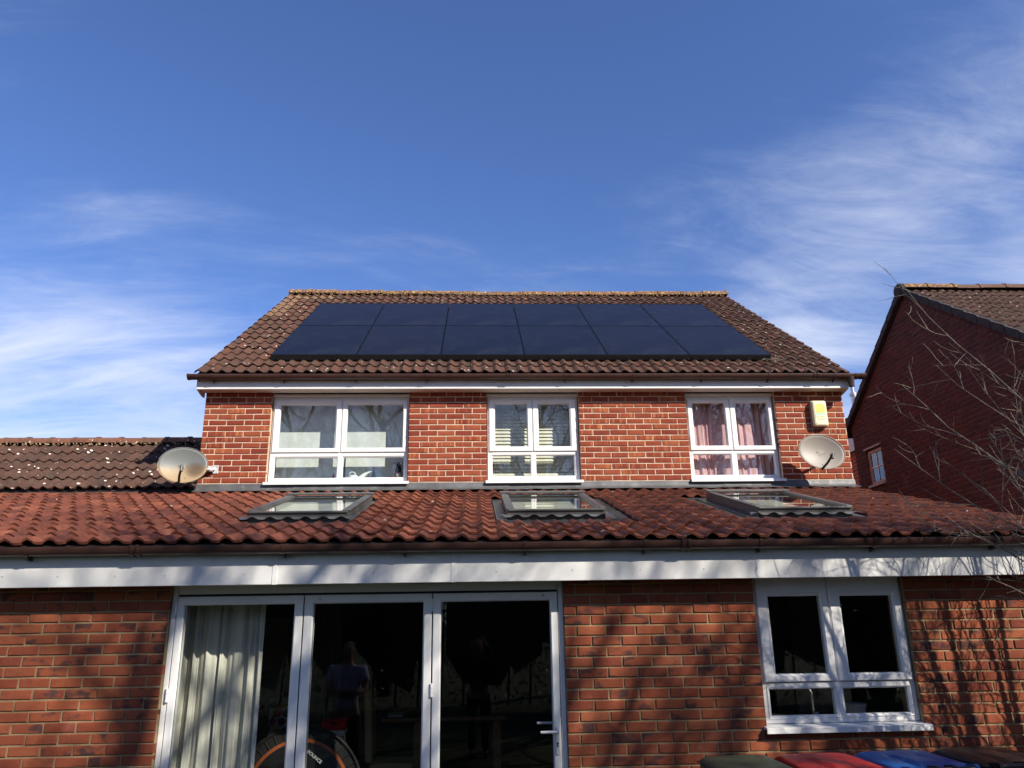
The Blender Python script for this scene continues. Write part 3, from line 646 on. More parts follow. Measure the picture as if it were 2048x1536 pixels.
b = MB(); xs = [EVX0 + .03] + [v for p in SK for v in (p[0] + .06, p[1] - .06)] + [EVX1 - .03]
def deckpt(s, r=0.0): return (EE[0] + s * ect - r * est, EE[1] + s * est + r * ect)
for i in range(0, len(xs), 2): b.prism_x([deckpt(.03), deckpt(EL), deckpt(EL, -.08), deckpt(.03, -.08)], xs[i], xs[i + 1])
for i in range(1, len(xs) - 1, 2):
    for (sa, sb) in ((.03, SS0 + .05), (SS1 - .05, EL)): b.prism_x([deckpt(sa), deckpt(sb), deckpt(sb, -.08), deckpt(sa, -.08)], xs[i], xs[i + 1])
b.build('roof_deck', 'roof_felt', roof2)
lay_tiles(EVX0, EVX1, EE, ET, EL - .02, .315, .310, 'tile_extension', roof2, lambda u, s: insky(u, s, .09), None, 300)
b = MB(); b.prism_x([deckpt(.03, .02), deckpt(EL, .02), deckpt(EL, -.10), deckpt(.03, -.10)], EVX1 - .045, EVX1 - .012); b.build('verge_mortar', 'mortar_lower', roof2)
# fascia, soffit, gutter
EFY = 5.87
b = MB(); b.box(EVX0, EVX1, EFY, EFY + .02, 2.086, 2.365); fas2 = b.build('fascia', 'fascia_white', ext); bevel(fas2, .004)
for p in (550, 907): 
    fx = xAt(p, 1140, EFY); b = MB(); b.cbox(fx - .018, fx + .018, EFY - .004, EFY - .0003, 2.084, 2.34, .0015); b.build('fascia_joint', 'fascia_white', fas2)
for p, q in ((5, 1153), (115.5, 1153), (231, 1152), (330, 1151), (489, 1149), (649, 1148), (747, 1146), (864, 1144), (993, 1143), (1145, 1140), (1281, 1139), (1408, 1137), (1514, 1136), (1629, 1135), (1778, 1133), (1916, 1132)):
    c = atY(p, q, EFY); b = MB(); b.lathe([(.0055, 0), (.005, .003), (.0, .0035)], (c.x, EFY + .0002, c.z), 8, (0, -1, 0)); b.build('screw_cap', 'screw_cap', fas2, (c.x, EFY, c.z))
b = MB(); b.box(EVX0, EVX1, EFY + .0205, D1 + .006, 2.20, 2.21); b.build('soffit', 'soffit_paint', ext)
make_gutter(ext, EVX0, EVX1 + .03, 5.81, 2.357, .058, [48, 564, 808, 1051.5, 1292, 1525, 1755, 2000], [268, 1374], 1100)
# roof windows
def SP(u, s, r): return (u, EE[0] + s * ect - r * est, EE[1] + s * est + r * ect)
for i, (a, c) in enumerate(SK):
    sk = empty('roof_window', SP((a + c) / 2, SS0, 0), roof2 if False else ext)
    def sbox(b, u0, u1, s0, s1, r0, r1):
        vs = [SP(u, s, r) for r in (r0, r1) for (u, s) in ((u0, s0), (u1, s0), (u1, s1), (u0, s1))]
        return b.add(vs, [(0, 3, 2, 1), (4, 5, 6, 7), (0, 1, 5, 4), (1, 2, 6, 5), (2, 3, 7, 6), (3, 0, 4, 7)])
    T = .105
    b = MB(); sbox(b, a + .012, a + .052, SS0 + .012, SS1, -.03, T - .018); sbox(b, c - .052, c - .012, SS0 + .012, SS1, -.03, T - .018)
    sbox(b, a + .0525, c - .0525, SS0 + .012, SS0 + .05, -.03, T - .018); sbox(b, a + .0525, c - .0525, SS1 - .05, SS1, -.03, T - .018); bevel(b.build('kerb', 'roof_window_grey', sk), .003)
    for (u0, u1, s0, s1, r1, nm) in ((a, a + .060, SS0 + .03, SS1 - .07, T, 'side_cover'), (c - .060, c, SS0 + .03, SS1 - .07, T, 'side_cover'), (a + .02, c - .02, SS0, SS0 + .045, T - .008, 'bottom_cover'), (a - .01, c + .01, SS1 - .11, SS1 + .02, T + .016, 'hood')):
        b = MB(); sbox(b, u0, u1, s0, s1, r1 - .016, r1); bevel(b.build(nm, 'roof_window_grey', sk), .004)
    for (u0, u1) in ((a + .0605, a + .078), (c - .078, c - .0605)):
        b = MB(); sbox(b, u0, u1, SS0 + .046, SS1 - .112, T - .034, T - .006); b.build('sash_rail', 'roof_window_grey', sk)
    b = MB(); r = T - .022; b.quad(SP(a + .07, SS0 + .03, r), SP(c - .07, SS0 + .03, r), SP(c - .07, SS1 - .07, r), SP(a + .07, SS1 - .07, r)); b.build('pane', 'glass_skylight', sk)
    b = MB(); r = T - .10; sbox(b, a + .053, c - .053, SS0 + .051, SS1 - .051, r - .004, r); b.build('blind', 'added_blind_cream', sk)  # unseen blind, added to keep the room dark and the glass pale
    # lead apron dressed over the tiles below the window
    b = MB(); rows = []; n = 60; rg = random.Random(i)
    for k in range(n + 1):
        u = a - .06 + (c - a + .12) * k / n; ph = ((u - EVX0) % (ECOV / 2)) / (ECOV / 2) * .15
        h = max(0, .033 * math.cos((ph - .045) / .05 * math.pi / 2) if abs(ph - .045) < .05 else 0)
        rows.append([SP(u, SS0 + .03, .050), SP(u, SS0 + .008, .048), SP(u, SS0 - .004, .040 + h * .3), SP(u, SS0 - .020 + rg.uniform(-.004, .004), .030 + h * .7)])
    b.add([p for r_ in rows for p in r_], [(k * 4 + j, (k + 1) * 4 + j, (k + 1) * 4 + j + 1, k * 4 + j + 1) for k in range(n) for j in range(3)]); b.build('apron_flashing', 'lead', sk, smooth='all')
    for (u0, u1) in ((a - .085, a + .012), (c - .012, c + .085)):
        b = MB(); sbox(b, u0, u1, SS0 - .02, SS1 + .05, .002, .010); b.build('side_gutter', 'roof_window_grey', sk)
# ------------------------------------------------------------------ folding doors
YD = D1 + .045
b = MB(); b.ring(DX0 + .002, DX1 - .002, -.02, 2.20, [(0, YD + .07), (0, YD + .004), (.004, YD), (.034, YD), (.040, YD + .012), (.040, YD + .07)])
b.box(DX0 + .042, DX1 - .042, YD - .001, YD + .069, 2.034, 2.159); df = b.build('door_frame', 'upvc', ext, ((DX0 + DX1) / 2, YD, 0))
b = MB(); b.box(DX0 + .043, DX1 - .043, YD + .018, YD + .075, 2.012, 2.033); b.build('frame_gap', 'dark_gap', df)
leaves = [(-2.246, -1.313, -2.192, -1.378), (-1.303, -.344, -1.233, -.408), (-.334, .614, -.272, .556)]
for i, (a, c, ga, gc) in enumerate(leaves):
    lf = empty('door_leaf', ((a + c) / 2, YD, .02), ext); z0, z1, gz0, gz1 = .02, 2.016, .11, 1.953; b = MB(); yo = YD - .006
    n_ = [(a, z0), (c, z0), (c, z1), (a, z1)]; g_ = [(ga, gz0), (gc, gz0), (gc, gz1), (ga, gz1)]
    prof = [(0, YD + .06), (0, yo + .004), (.06, yo), (.84, yo), (1, yo + .012), (1, YD + .06)]; vs = []
    for (o_, q) in zip(n_, g_): vs += [(o_[0] + (q[0] - o_[0]) * t, y, o_[1] + (q[1] - o_[1]) * t) for t, y in prof]
    n = len(prof); b.add(vs, [(k * n + j, ((k + 1) % 4) * n + j, ((k + 1) % 4) * n + j + 1, k * n + j + 1) for k in range(4) for j in range(n - 1)]); b.build('leaf_frame', 'upvc', lf)
    yy = yo + .02; b = MB(); b.quad((ga - .004, yy, gz0 - .004), (gc + .004, yy, gz0 - .004), (gc + .004, yy, gz1 + .004), (ga - .004, yy, gz1 + .004)); b.build('pane', 'glass_door', lf, ((ga + gc) / 2, yy, 1))
    b = MB(); b.ring(ga - .006, gc + .006, gz0 - .006, gz1 + .006, [(0, yo + .014), (.004, yo + .010), (.009, yo + .016)]); b.build('gasket', 'black_plastic', lf)
    b = MB(); b.box(a - .012, a - .0008, YD + .02, YD + .065, .02, 2.0); b.build('seal', 'dark_gap', lf)
    if i == 2:
        b = MB(); b.box(c + .0008, c + .006, YD + .02, YD + .065, .02, 2.0); b.build('seal', 'dark_gap', lf)
    hx = a - .006
    if i != 1:
        for hz in (1.93, 1.325, .3):
            b = MB()
            for k in range(3): b.tube([(hx, YD - .013, hz - .045 + k * .031), (hx, YD - .013, hz - .045 + k * .031 + .029)], .0095, 10)
            b.box(hx - .016, hx + .016, YD - .008, YD + .001, hz - .045, hz + .047); b.build('hinge', 'upvc', lf, smooth=True)
for p, q in ((640, 1198), (1086, 1190)):
    c = atY(p, q, YD - .006); b = MB(); b.lathe([(.011, 0), (.011, .005), (.006, .007), (.0, .0071)], (c.x, YD - .0058, c.z), 12, (0, -1, 0)); b.build('stay_stud', 'steel', df, smooth=True)
hx = .585
lf3 = [o for o in ext.children if o.name.startswith('door_leaf')][-1]
b = MB(); pts = []
for t in range(24):
    an = 2 * math.pi * t / 24; cxz = (hx + .017 * math.cos(an) * 1.0, (1.045 if math.sin(an) > 0 else .885) + .017 * math.sin(an)); pts += [(cxz[0], YD - .0065, cxz[1]), (hx + .012 * math.cos(an), YD - .017, (1.045 if math.sin(an) > 0 else .885) + .012 * math.sin(an))]
b.hull(pts); hd = b.build('handle_plate', 'white_metal', lf3, smooth=True)
b = MB(); b.tube([(hx, YD - .015, 1.03), (hx, YD - .055, 1.03), (hx - .012, YD - .062, 1.03), (hx - .06, YD - .062, 1.031), (hx - .125, YD - .060, 1.030)], [.011, .011, .0115, .011, .0095], 12); b.build('handle', 'white_metal', lf3, smooth=True)
b = MB(); b.lathe([(.0075, 0), (.0075, .001), (0, .0012)], (hx, YD - .0172, .950), 12, (0, -1, 0)); b.box(hx - .0042, hx + .0042, YD - .0182, YD - .0172, .925, .947); b.build('keyhole', 'dark_gap', lf3)
b = MB(); b.tube([(hx + .02, YD + .10, 1.075), (hx - .03, YD + .10, 1.075), (hx - .14, YD + .10, 1.075)], .010, 10); b.build('inner_handle', 'white_metal', lf3, smooth=True)
for a, c, z in ((-1.497, -1.113, 2.071), (-.529, -.146, 2.077)):
    b = MB(); b.cbox(a, c, YD - .014, YD - .0012, z - .008, z + .010, .003); b.box(a + .003, a + .010, YD - .0155, YD - .0142, z - .002, z + .004); b.box(c - .010, c - .003, YD - .0155, YD - .0142, z - .002, z + .004); b.build('trickle_vent', 'upvc', df)
# lower window
lw = make_window(ext, WX0 + .006, WX1 - .002, 1.046, 2.19, D1, [(2.256, 2.660, 1.392, 1.958), (2.826, 3.236, 1.390, 1.955)], [(2.198, 2.694, 1.100, 1.283), (2.764, 3.262, 1.104, 1.281)], 'glass_door', .05, (1.318, .05), (.06, .040))
b = MB()
for a, c in ((2.236, 2.69), (2.81, 3.26)): b.cbox(a, c, D1 + .018, D1 + .0275, 1.984, 2.000, .003)
b.build('drip_bar', 'upvc', lw)
# ------------------------------------------------------------------ ground-floor room
b = MB(); b.box(EX0 + .26, EX1 - .26, D1 + .30, 12.6, -.05, 0); b.build('floor', 'room_floor', ext)
b = MB(); b.box(EX0 + .26, EX1 - .26, D1 + .285, 12.6, 2.245, 2.27); b.box(EX0 + .26, EX1 - .26, 12.6, 12.7, 0, 2.3); b.box(EX0 + .255, EX0 + .30, D1 + .3, 12.59, 0, 2.244); b.box(EX1 - .30, EX1 - .255, D1 + .3, 12.59, 0, 2.244)
b.box(1.35, 1.43, D1 + .3, 11, .001, 2.244); b.build('room_lining', 'room_wall', ext)
for (a, c) in ((DX0, DX1), (WX0, WX1)):
    b = MB(); b.box(a - .05, c + .05, D1 + .2815, D1 + .30, 2.20 if a < 0 else 2.19, 2.244); b.build('lintel_board', 'room_wall', ext)

# =================================================================== garage at the left
gar = empty('garage', (-5.8, 10.6, 0)); tag(gar, 'low outbuilding with dark brown lichen-spotted pantile roof beside the house', 'garage')
GT = R(31.0); GE = (9.66, 3.430); GL = 1.78; gyr, gzr = GE[0] + GL * math.cos(GT), GE[1] + GL * math.sin(GT)
groof = empty('roof', (-5.8, gyr, gzr), gar)
b = MB()
for s in (1, -1): b.prism_x([(gyr - s * (gyr - GE[0] - .03), GE[1] + .01), (gyr, gzr), (gyr, gzr - .08), (gyr - s * (gyr - GE[0] - .03), GE[1] - .07)], -8.4, HX0 - .002)
b.build('roof_deck', 'roof_felt', groof)
lay_tiles(-8.4, HX0 - .004, GE, GT, GL - .02, .30, .33, 'tile_garage', groof)
b = MB(); b.prism_x([(2 * gyr - GE[0], GE[1] + .04), (gyr, gzr + .03), (gyr, gzr + .005), (2 * gyr - GE[0], GE[1] + .015)], -8.4, HX0 - .002); b.build('rear_slope', 'tile_garage', groof)
ridge_tiles(-8.4, HX0 - .003, gyr, gzr + .035, 'ridge_plain', groof, .33, .11)
b = MB(); b.box(-8.3, HX0 - .001, D2 + .05, D2 + .3, GZ, 3.40); b.box(-8.3, -8.05, D2 + .3, 2 * gyr - D2, GZ, 3.40); b.box(-8.3, HX0 - .001, 2 * gyr - D2 - .2, 2 * gyr - D2, GZ, 3.40); b.build('wall', 'brick_plain', gar)

# =================================================================== neighbour's house at the right
NX, NY, NZ, NH = 7.1, 11.5, 6.89, 2.40; NT_ = R(35)
nb = empty('neighbour_house', (10, NY, 0)); tag(nb, 'neighbouring brick house with shaded gable end and pale brown roof', 'house')
ntan = math.tan(NT_); NEZ = NZ - NH * ntan
WY0, WY1, WZa, WZb = 12.97, 13.50, 4.02, 4.68
b = MB()
b.add([], [])
def nprism(poly, xa, xb):
    n = len(poly); b.add([(xa, y, z) for y, z in poly] + [(xb, y, z) for y, z in poly], [(i, (i + 1) % n, n + (i + 1) % n, n + i) for i in range(n)] + [tuple(range(n - 1, -1, -1)), tuple(range(n, 2 * n))])
def rake(y): return NZ - abs(y - NY) * ntan
ya, ybk = NY - NH, NY + NH
nprism([(ya, GZ), (WY0, GZ), (WY0, rake(WY0)), (NY, NZ), (ya, NEZ)], NX + .007, NX + .25)
nprism([(WY1, GZ), (ybk, GZ), (ybk, NEZ), (WY1, rake(WY1))], NX + .007, NX + .25)
b.box(NX + .007, NX + .25, WY0, WY1, GZ, WZa); nprism([(WY0, WZb), (WY1, WZb), (WY1, rake(WY1)), (WY0, rake(WY0))], NX + .007, NX + .25)
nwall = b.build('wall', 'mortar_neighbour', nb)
BAND = 0.09
def spans_n(z):
    hw = min(NH, (NZ - BAND + .02 - z) / ntan)
    if hw < .1: return []
    a, c = NY - hw, NY + hw
    if WZa < z < WZb: return [(a, WY0), (WY1, c)]
    return [(a, c)]
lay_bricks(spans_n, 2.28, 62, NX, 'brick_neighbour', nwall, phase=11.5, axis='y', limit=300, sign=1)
for s in (-1, 1):
    n = int(NH / math.cos(NT_) / .225)
    for k in range(n):
        d = .02 + (k + .5) * .225; y = NY + s * d * math.cos(NT_); z = NZ - .035 - d * math.sin(NT_)
        o = inst('brick', brick_mesh('brick_neighbour', k % 10), (NX - .001, y, z - .01), nwall); o.rotation_mode = 'XYZ'
        o.matrix_local = Matrix.Translation(Vector((NX - .001, y, z - .01)) - ORG[nwall]) @ Matrix.Rotation(-s * NT_, 4, 'X') @ Matrix.Rotation(-math.pi / 2, 4, 'Z')
b = MB(); b.box(NX + .25, 14, ya, ya + .25, GZ, NEZ); b.box(NX + .25, 14, ybk - .25, ybk, GZ, NEZ); b.box(14, 14.25, ya, ybk, GZ, NEZ); b.build('side_wall', 'brick_plain', nb)
nroof = empty('roof', (10, NY, NZ), nb); NEY = ya - .22; NEz = NZ + .06 - (NY - NEY) * ntan; nrl = (NY - NEY) / math.cos(NT_)
b = MB()
for s in (1, -1): b.prism_x([(NY - s * (NY - NEY), NEz + .01), (NY, NZ + .07), (NY, NZ + .005), (NY - s * (NY - NEY), NEz - .055)], NX - .02, 14.2)
b.build('roof_deck', 'roof_felt', nroof)
lay_tiles(NX - .03, 13.9, (NEY, NEz), NT_, nrl - .02, .30, .30, 'tile_neighbour', nroof, None, None, 260)
b = MB(); b.prism_x([(2 * NY - NEY, NEz + .05), (NY, NZ + .11), (NY, NZ + .08), (2 * NY - NEY, NEz + .02)], NX - .03, 14.2); b.build('rear_slope', 'tile_neighbour', nroof)
ridge_tiles(NX - .03, 7.97, NY, NZ + .125, 'ridge_lichen', nroof, .45, .12, lum=False)
ridge_tiles(7.97, 14.2, NY, NZ + .125, 'tile_neighbour', nroof, .45, .12, lum=False)
for s in (-1, 1):
    n = int(nrl / .30)
    for k in range(n + 1):
        d0 = k * .30; d1 = d0 + .315; b = MB(); vs = []
        for d, dz in ((d0, .105), (d1, .125), (d1, -.012), (d0, -.012)): vs.append((NY + s * d * math.cos(NT_), NZ + .06 - d * math.sin(NT_) + dz - .03))
        nprism_v = vs; m_ = 4
        b.add([(NX - .075, y, z) for y, z in vs] + [(NX - .022, y, z) for y, z in vs], [(i, (i + 1) % 4, 4 + (i + 1) % 4, 4 + i) for i in range(4)] + [(3, 2, 1, 0), (4, 5, 6, 7)]); b.build('verge_cap', 'verge_dark', nroof)
b = MB(); b.lathe([(.0, -.03), (.10, -.03), (.13, 0), (.13, .03), (.10, .035)], (NX - .075, NY, NZ + .075), 20, (1, 0, 0)); b.build('ridge_end', 'verge_dark', nroof, smooth=True)
# gable window
nw = empty('window', (NX, (WY0 + WY1) / 2, WZa), nb); b = MB()
def ring_y(b, y0, y1, z0, z1, prof):
    n = len(prof); vs = []
    for (cy, sy, cz, sz) in ((y0, 1, z0, 1), (y1, -1, z0, 1), (y1, -1, z1, -1), (y0, 1, z1, -1)): vs += [(x, cy + sy * i, cz + sz * i) for i, x in prof]
    b.add(vs, [(k * n + j, ((k + 1) % 4) * n + j, ((k + 1) % 4) * n + j + 1, k * n + j + 1) for k in range(4) for j in range(n - 1)])
ring_y(b, WY0 + .004, WY1 - .004, WZa + .02, WZb - .02, [(0, NX + .10), (0, NX + .034), (.004, NX + .03), (.055, NX + .03), (.060, NX + .042), (.060, NX + .10)]); b.build('frame', 'frame_timber', nw)
b = MB(); b.quad((NX + .05, WY0 + .05, WZa + .07), (NX + .05, WY1 - .05, WZa + .07), (NX + .05, WY1 - .05, WZb - .07), (NX + .05, WY0 + .05, WZb - .07)); b.build('pane', 'glass', nw)
b = MB(); ym, zm = (WY0 + WY1) / 2, (WZa + WZb) / 2; b.box(NX + .040, NX + .047, ym - .010, ym + .010, WZa + .075, WZb - .075); b.box(NX + .0395, NX + .0465, WY0 + .06, ym - .0105, zm - .010, zm + .010); b.box(NX + .0395, NX + .0465, ym + .0105, WY1 - .06, zm - .010, zm + .010); b.build('glazing_bar', 'upvc', nw)
b = MB(); b.box(NX - .03, NX + .06, WY0 - .03, WY1 + .03, WZb + .002, WZb + .03); b.build('lintel_trim', 'frame_timber', nw)
b = MB(); b.box(NX - .04, NX + .10, WY0 - .02, WY1 + .02, WZa - .02, WZa + .018); b.build('sill', 'frame_timber', nw)
b = MB(); b.box(NX + .35, NX + .36, WY0 - .3, WY1 + .3, WZa - .3, WZb + .3); b.build('dark_interior', 'room_wall', nw)
# rear wing of the neighbour: a lower roof that faces the house
wing = empty('rear_wing', (8.2, 16.4, 0)); tag(wing, 'lower tiled wing glimpsed behind the shaded gable beside the chimney flue', 'building')
wroof = empty('roof', (8.2, 16.4, 5), wing); WT = R(40); WE = (7.35, 5.22); WL = 1.05
lay_tiles(13.95, 18.75, WE, WT, WL, .30, .30, 'tile_main', wroof, ax='y', limit=60)
b = MB(); wx1, wz1 = WE[0] + WL * math.cos(WT), WE[1] + WL * math.sin(WT)
b.add([(WE[0] + .02, 13.95, WE[1]), (wx1, 13.95, wz1), (wx1 + 1.5, 13.95, WE[1]), (WE[0] + .02, 19, WE[1]), (wx1, 19, wz1), (wx1 + 1.5, 19, WE[1])], [(0, 1, 4, 3), (1, 2, 5, 4), (0, 2, 1), (3, 4, 5), (0, 3, 5, 2)]); b.build('roof_deck', 'roof_felt', wroof)
b = MB(); b.box(WE[0] + .02, WE[0] + .045, 13.95, 19, 4.90, 5.20); b.build('fascia', 'fascia_white', wing)
b = MB(); b.box(7.45, 9.6, 13.95, 19, GZ, 5.19); b.build('wall', 'brick_plain', wing)
fl = empty('chimney_flue', (8.33, 16.0, 5.6)); tag(fl, 'silver metal flue pipe rising behind the dark gable verge', 'flue')
b = MB(); b.tube([(8.40, 16, 5.5), (8.34, 16, 6.46)], .075, 14); b.build('pipe', 'steel', fl, smooth=True)
b = MB(); b.tube([(8.33, 16, 6.462), (8.33, 16, 6.52)], .082, 14); b.build('collar', 'steel', fl, smooth=True)
b = MB(); b.tube([(8.33, 16, 6.522), (8.33, 16, 6.68)], .040, 12); b.build('terminal', 'steel', fl, smooth=True)

# =================================================================== solar panels
def RP(u, s, r): return (u, RE[0] + s * ct - r * st, RE[1] + s * st + r * ct)
ORD = ['leftmost', 'second from the left', 'third from the left', 'third from the right', 'second from the right', 'rightmost']
PB, PTp = .078, .112
def rbox(b, u0, u1, s0, s1, r0, r1):
    vs = [RP(u, s, r) for r in (r0, r1) for (u, s) in ((u0, s0), (u1, s0), (u1, s1), (u0, s1))]
    return b.add(vs, [(0, 3, 2, 1), (4, 5, 6, 7), (0, 1, 5, 4), (1, 2, 6, 5), (2, 3, 7, 6), (3, 0, 4, 7)])
org0 = RP(0, 0, 0); pm = None
b = MB(); w0, h0, fwd_ = 1.128, 1.722, .011
rbox(b, 0, fwd_, 0, h0, PB, PTp); rbox(b, w0 - fwd_, w0, 0, h0, PB, PTp); rbox(b, fwd_ + .0003, w0 - fwd_ - .0003, 0, fwd_, PB, PTp); rbox(b, fwd_ + .0003, w0 - fwd_ - .0003, h0 - fwd_, h0, PB, PTp); fm = b.mesh('panel_frame', 'panel_frame', org0)
b = MB(); rbox(b, fwd_ - .002, w0 - fwd_ + .002, fwd_ - .002, h0 - fwd_ + .002, PB + .02, PTp - .002); gm = b.mesh('panel_glass', 'solar_glass', org0)
b = MB(); rbox(b, -.014, .014, -.022, .022, PTp - .004, PTp + .006); b.hull([RP(.006 * math.cos(t), .006 * math.sin(t), r) for r in (PTp + .0062, PTp + .014) for t in [k * math.pi / 3 for k in range(6)]]); cm_ = b.mesh('clamp', 'black_plastic', org0)
for row in (0, 1):
    for i in range(6):
        o3 = Vector(RP(PX0 + i * PW + .006, PS0 + row * PH, 0)); p = empty('solar_panel', o3)
        tag(p, f'black solar panel in the {"upper" if row else "lower"} row on the brown roof, {ORD[i]}', 'solar panel', 'solar panels on the main roof')
        inst('frame', fm, o3, p); inst('cells', gm, o3, p)
        for sv in (.42, 1.32):
            inst('clamp', cm_, Vector(RP(PX0 + i * PW + w0 + .009, PS0 + row * PH + sv, 0)), p)
            if i == 0: inst('clamp', cm_, Vector(RP(PX0 + i * PW - .004, PS0 + row * PH + sv, 0)), p)
bg = empty('bird_guard', RP(0.65, PS0, 0)); tag(bg, 'black spiked bird guard strip under the lower edge of the solar panels', 'bird guard')
b = MB(); rg = random.Random(5); n = 620; Wt = 6 * PW
for k in range(n):
    u = PX0 + Wt * k / n + rg.uniform(-.002, .002); a = RP(u, PS0 - .004, PB + .01); c = RP(u + rg.uniform(-.01, .01), PS0 - .055 + rg.uniform(-.012, .012), .035 + rg.uniform(0, .012))
    b.tube([a, c], [.0016, .0013], 3, False)
tag(b.build('bristles', 'black_plastic', bg), kind='stuff')
b = MB(); rbox(b, PX0, PX0 + Wt, PS0 - .014, PS0 - .0005, PB - .035, PTp - .004); b.build('clip_strip', 'black_plastic', bg)
b = MB(); rbox(b, PX0 + .02, PX0 + Wt - .02, PS0 + .03, PS0 + .036, .015, PB); b.build('backing', 'dark_gap', bg)
# twigs caught at the right end
tw = MB(); rg = random.Random(9)
for k in range(46):
    c = Vector(RP(PX0 + Wt + rg.uniform(-.14, .16), PS0 - .03 + rg.uniform(-.07, .05), .045 + rg.uniform(0, .03))); d = Vector(RP(rg.uniform(-.1, .1), rg.uniform(-.06, .06), rg.uniform(-.012, .02))) - Vector(RP(0, 0, 0))
    tw.tube([c - d * .5, c, c + d * .6], [.002, .0025, .001], 4, False)
tn = tw.build('twig_debris', 'twig_pale', None, RP(PX0 + Wt, PS0 - .03, .03)); tag(tn, 'untidy twigs caught on the tiles below the rightmost lower solar panel', 'twigs')

# =================================================================== satellite dishes
def make_dish(name, c, nrm, roll, a, bb, mat, label, wallpt, lnb):
    e = empty(name, c); tag(e, label, 'satellite dish', 'satellite dishes on the house wall')
    n_ = Vector(nrm).normalized(); q = n_.to_track_quat('-Y', 'Z').to_matrix() @ Matrix.Rotation(roll, 3, 'Y')
    def W(x, y, z): return Vector(c) + q @ Vector((x, y, z))
    N, M_ = 40, 8; b = MB(); vs = [(0, .05, 0)]; fs = []
    for i in range(1, M_ + 1):
        t = i / M_
        for k in range(N): an = 2 * math.pi * k / N; vs.append((a * t * math.cos(an), .055 * (1 - t * t), bb * t * math.sin(an)))
    for k in range(N): fs.append((0, 1 + k, 1 + (k + 1) % N))
    for i in range(M_ - 1):
        for k in range(N): fs.append((1 + i * N + k, 1 + (i + 1) * N + k, 1 + (i + 1) * N + (k + 1) % N, 1 + i * N + (k + 1) % N))
    b.add(vs, fs); me = b.mesh('reflector', mat, (0, 0, 0), 'all', fix=False)
    rf = link('reflector', me, c, e); rf.rotation_mode = 'QUATERNION'; rf.rotation_quaternion = q.to_quaternion()
    sm = rf.modifiers.new('thick', 'SOLIDIFY'); sm.thickness = .003; sm.offset = 0
    b = MB(); b.tube([W(a * math.cos(2 * math.pi * k / 40), 0, bb * math.sin(2 * math.pi * k / 40)) for k in range(41)], .0055, 6, False); b.build('rim', 'dish_grey' if mat == 'dish_grey' else 'dish_beige', e, smooth='all')
    b = MB()
    for (x, z) in ((-.045, .0), (.045, .0), (.03, -bb * .72)):
        b.lathe([(.006, 0), (.005, .004), (0, .005)], W(x, .055 * (1 - (x / a) ** 2 - (z / bb) ** 2) - .002, z), 8, q @ Vector((0, -1, 0)))
    b.build('bolt', 'dark_gap', e)
    b = MB(); b.tube([W(lnb[0], .02, -bb * .98), W(lnb[0] * 1.2 + lnb[1] * .4, -.12, -bb * .80), W(lnb[0] + lnb[1], -.26, -bb * .50)], [.016, .014, .014], 8); b.build('arm', 'black_plastic', e, smooth=True)
    b = MB(); tip = W(lnb[0] + lnb[1], -.26, -bb * .46); b.tube([tip + q @ Vector((0, .045, -.015)), tip + q @ Vector((0, -.005, 0))], [.020, .026], 12); b.tube([tip, tip + q @ Vector((.0, -.01, -.06))], .018, 10); b.build('receiver_head', 'black_plastic' if mat != 'dish_grey' else 'roof_window_grey', e, smooth=True)
    wp = Vector(wallpt); bk = W(0, .06, 0); b = MB()
    b.tube([bk, bk + (wp - bk) * .5 + Vector((0, .02, -.01)), wp + Vector((0, -.03, 0))], .017, 10); b.build('mounting_arm', 'white_metal', e, smooth=True)
    b = MB(); b.cbox(wp.x - .035, wp.x + .035, wp.y - .012, wp.y - .001, wp.z - .055, wp.z + .055, .003)
    for dx in (-.022, .022):
        for dz in (-.04, .04): b.tube([(wp.x + dx, wp.y - .012, wp.z + dz), (wp.x + dx, wp.y - .020, wp.z + dz)], .006, 6)
    b.box(wp.x - .13, wp.x - .02, wp.y - .065, wp.y - .013, wp.z - .030, wp.z + .030); b.build('wall_bracket', 'white_metal', e)
    return e
make_dish('satellite_dish', (-3.56, 9.36, 3.675), (.30, -.95, .12), R(-2), .282, .222, 'dish_grey', 'grey satellite dish with rust-brown staining on the left corner of the house', (-3.285, D2, 3.684), (-.03, .03))
make_dish('satellite_dish', (4.36, 9.37, 3.795), (-.10, -.98, .10), R(14), .285, .222, 'dish_beige', 'clean beige satellite dish below the alarm box on the right of the house', (4.62, D2, 3.78), (.03, .03))

# =================================================================== alarm box
al = empty('alarm_box', (4.54, D2, 4.20)); tag(al, 'cream and yellow burglar alarm box high on the brick wall under the eaves', 'alarm box')
def rrect(cx, cz, hw, hh, r, y, n=6):
    out_ = []
    for (sx, sz, a0) in ((1, 1, 0), (-1, 1, 90), (-1, -1, 180), (1, -1, 270)):
        for k in range(n + 1):
            an = R(a0 + 90 * k / n); out_.append((cx + sx * (hw - r) + r * math.cos(an), y, cz + sz * (hh - r) + r * math.sin(an)))
    return out_
acx, acz = 4.535, 4.372; b = MB(); b.hull(rrect(acx, acz, .105, .178, .03, D2 - .001) + rrect(acx, acz, .105, .178, .03, D2 - .055)); b.build('base', 'alarm_side', al)
b = MB(); b.hull(rrect(acx, acz, .103, .176, .03, D2 - .0552) + rrect(acx, acz, .088, .166, .03, D2 - .088) + rrect(acx, acz, .070, .150, .03, D2 - .096)); b.build('cover', 'alarm_cream', al)
b = MB(); yv = D2 - .0966; b.add([(acx - .062, yv, acz + .0), (acx + .062, yv, acz + .0), (acx + .062, yv, acz + .105), (acx, yv, acz + .135), (acx - .062, yv, acz + .105)], [(0, 1, 2, 3, 4)]); b.build('yellow_emblem', 'alarm_yellow', al, fix=False)
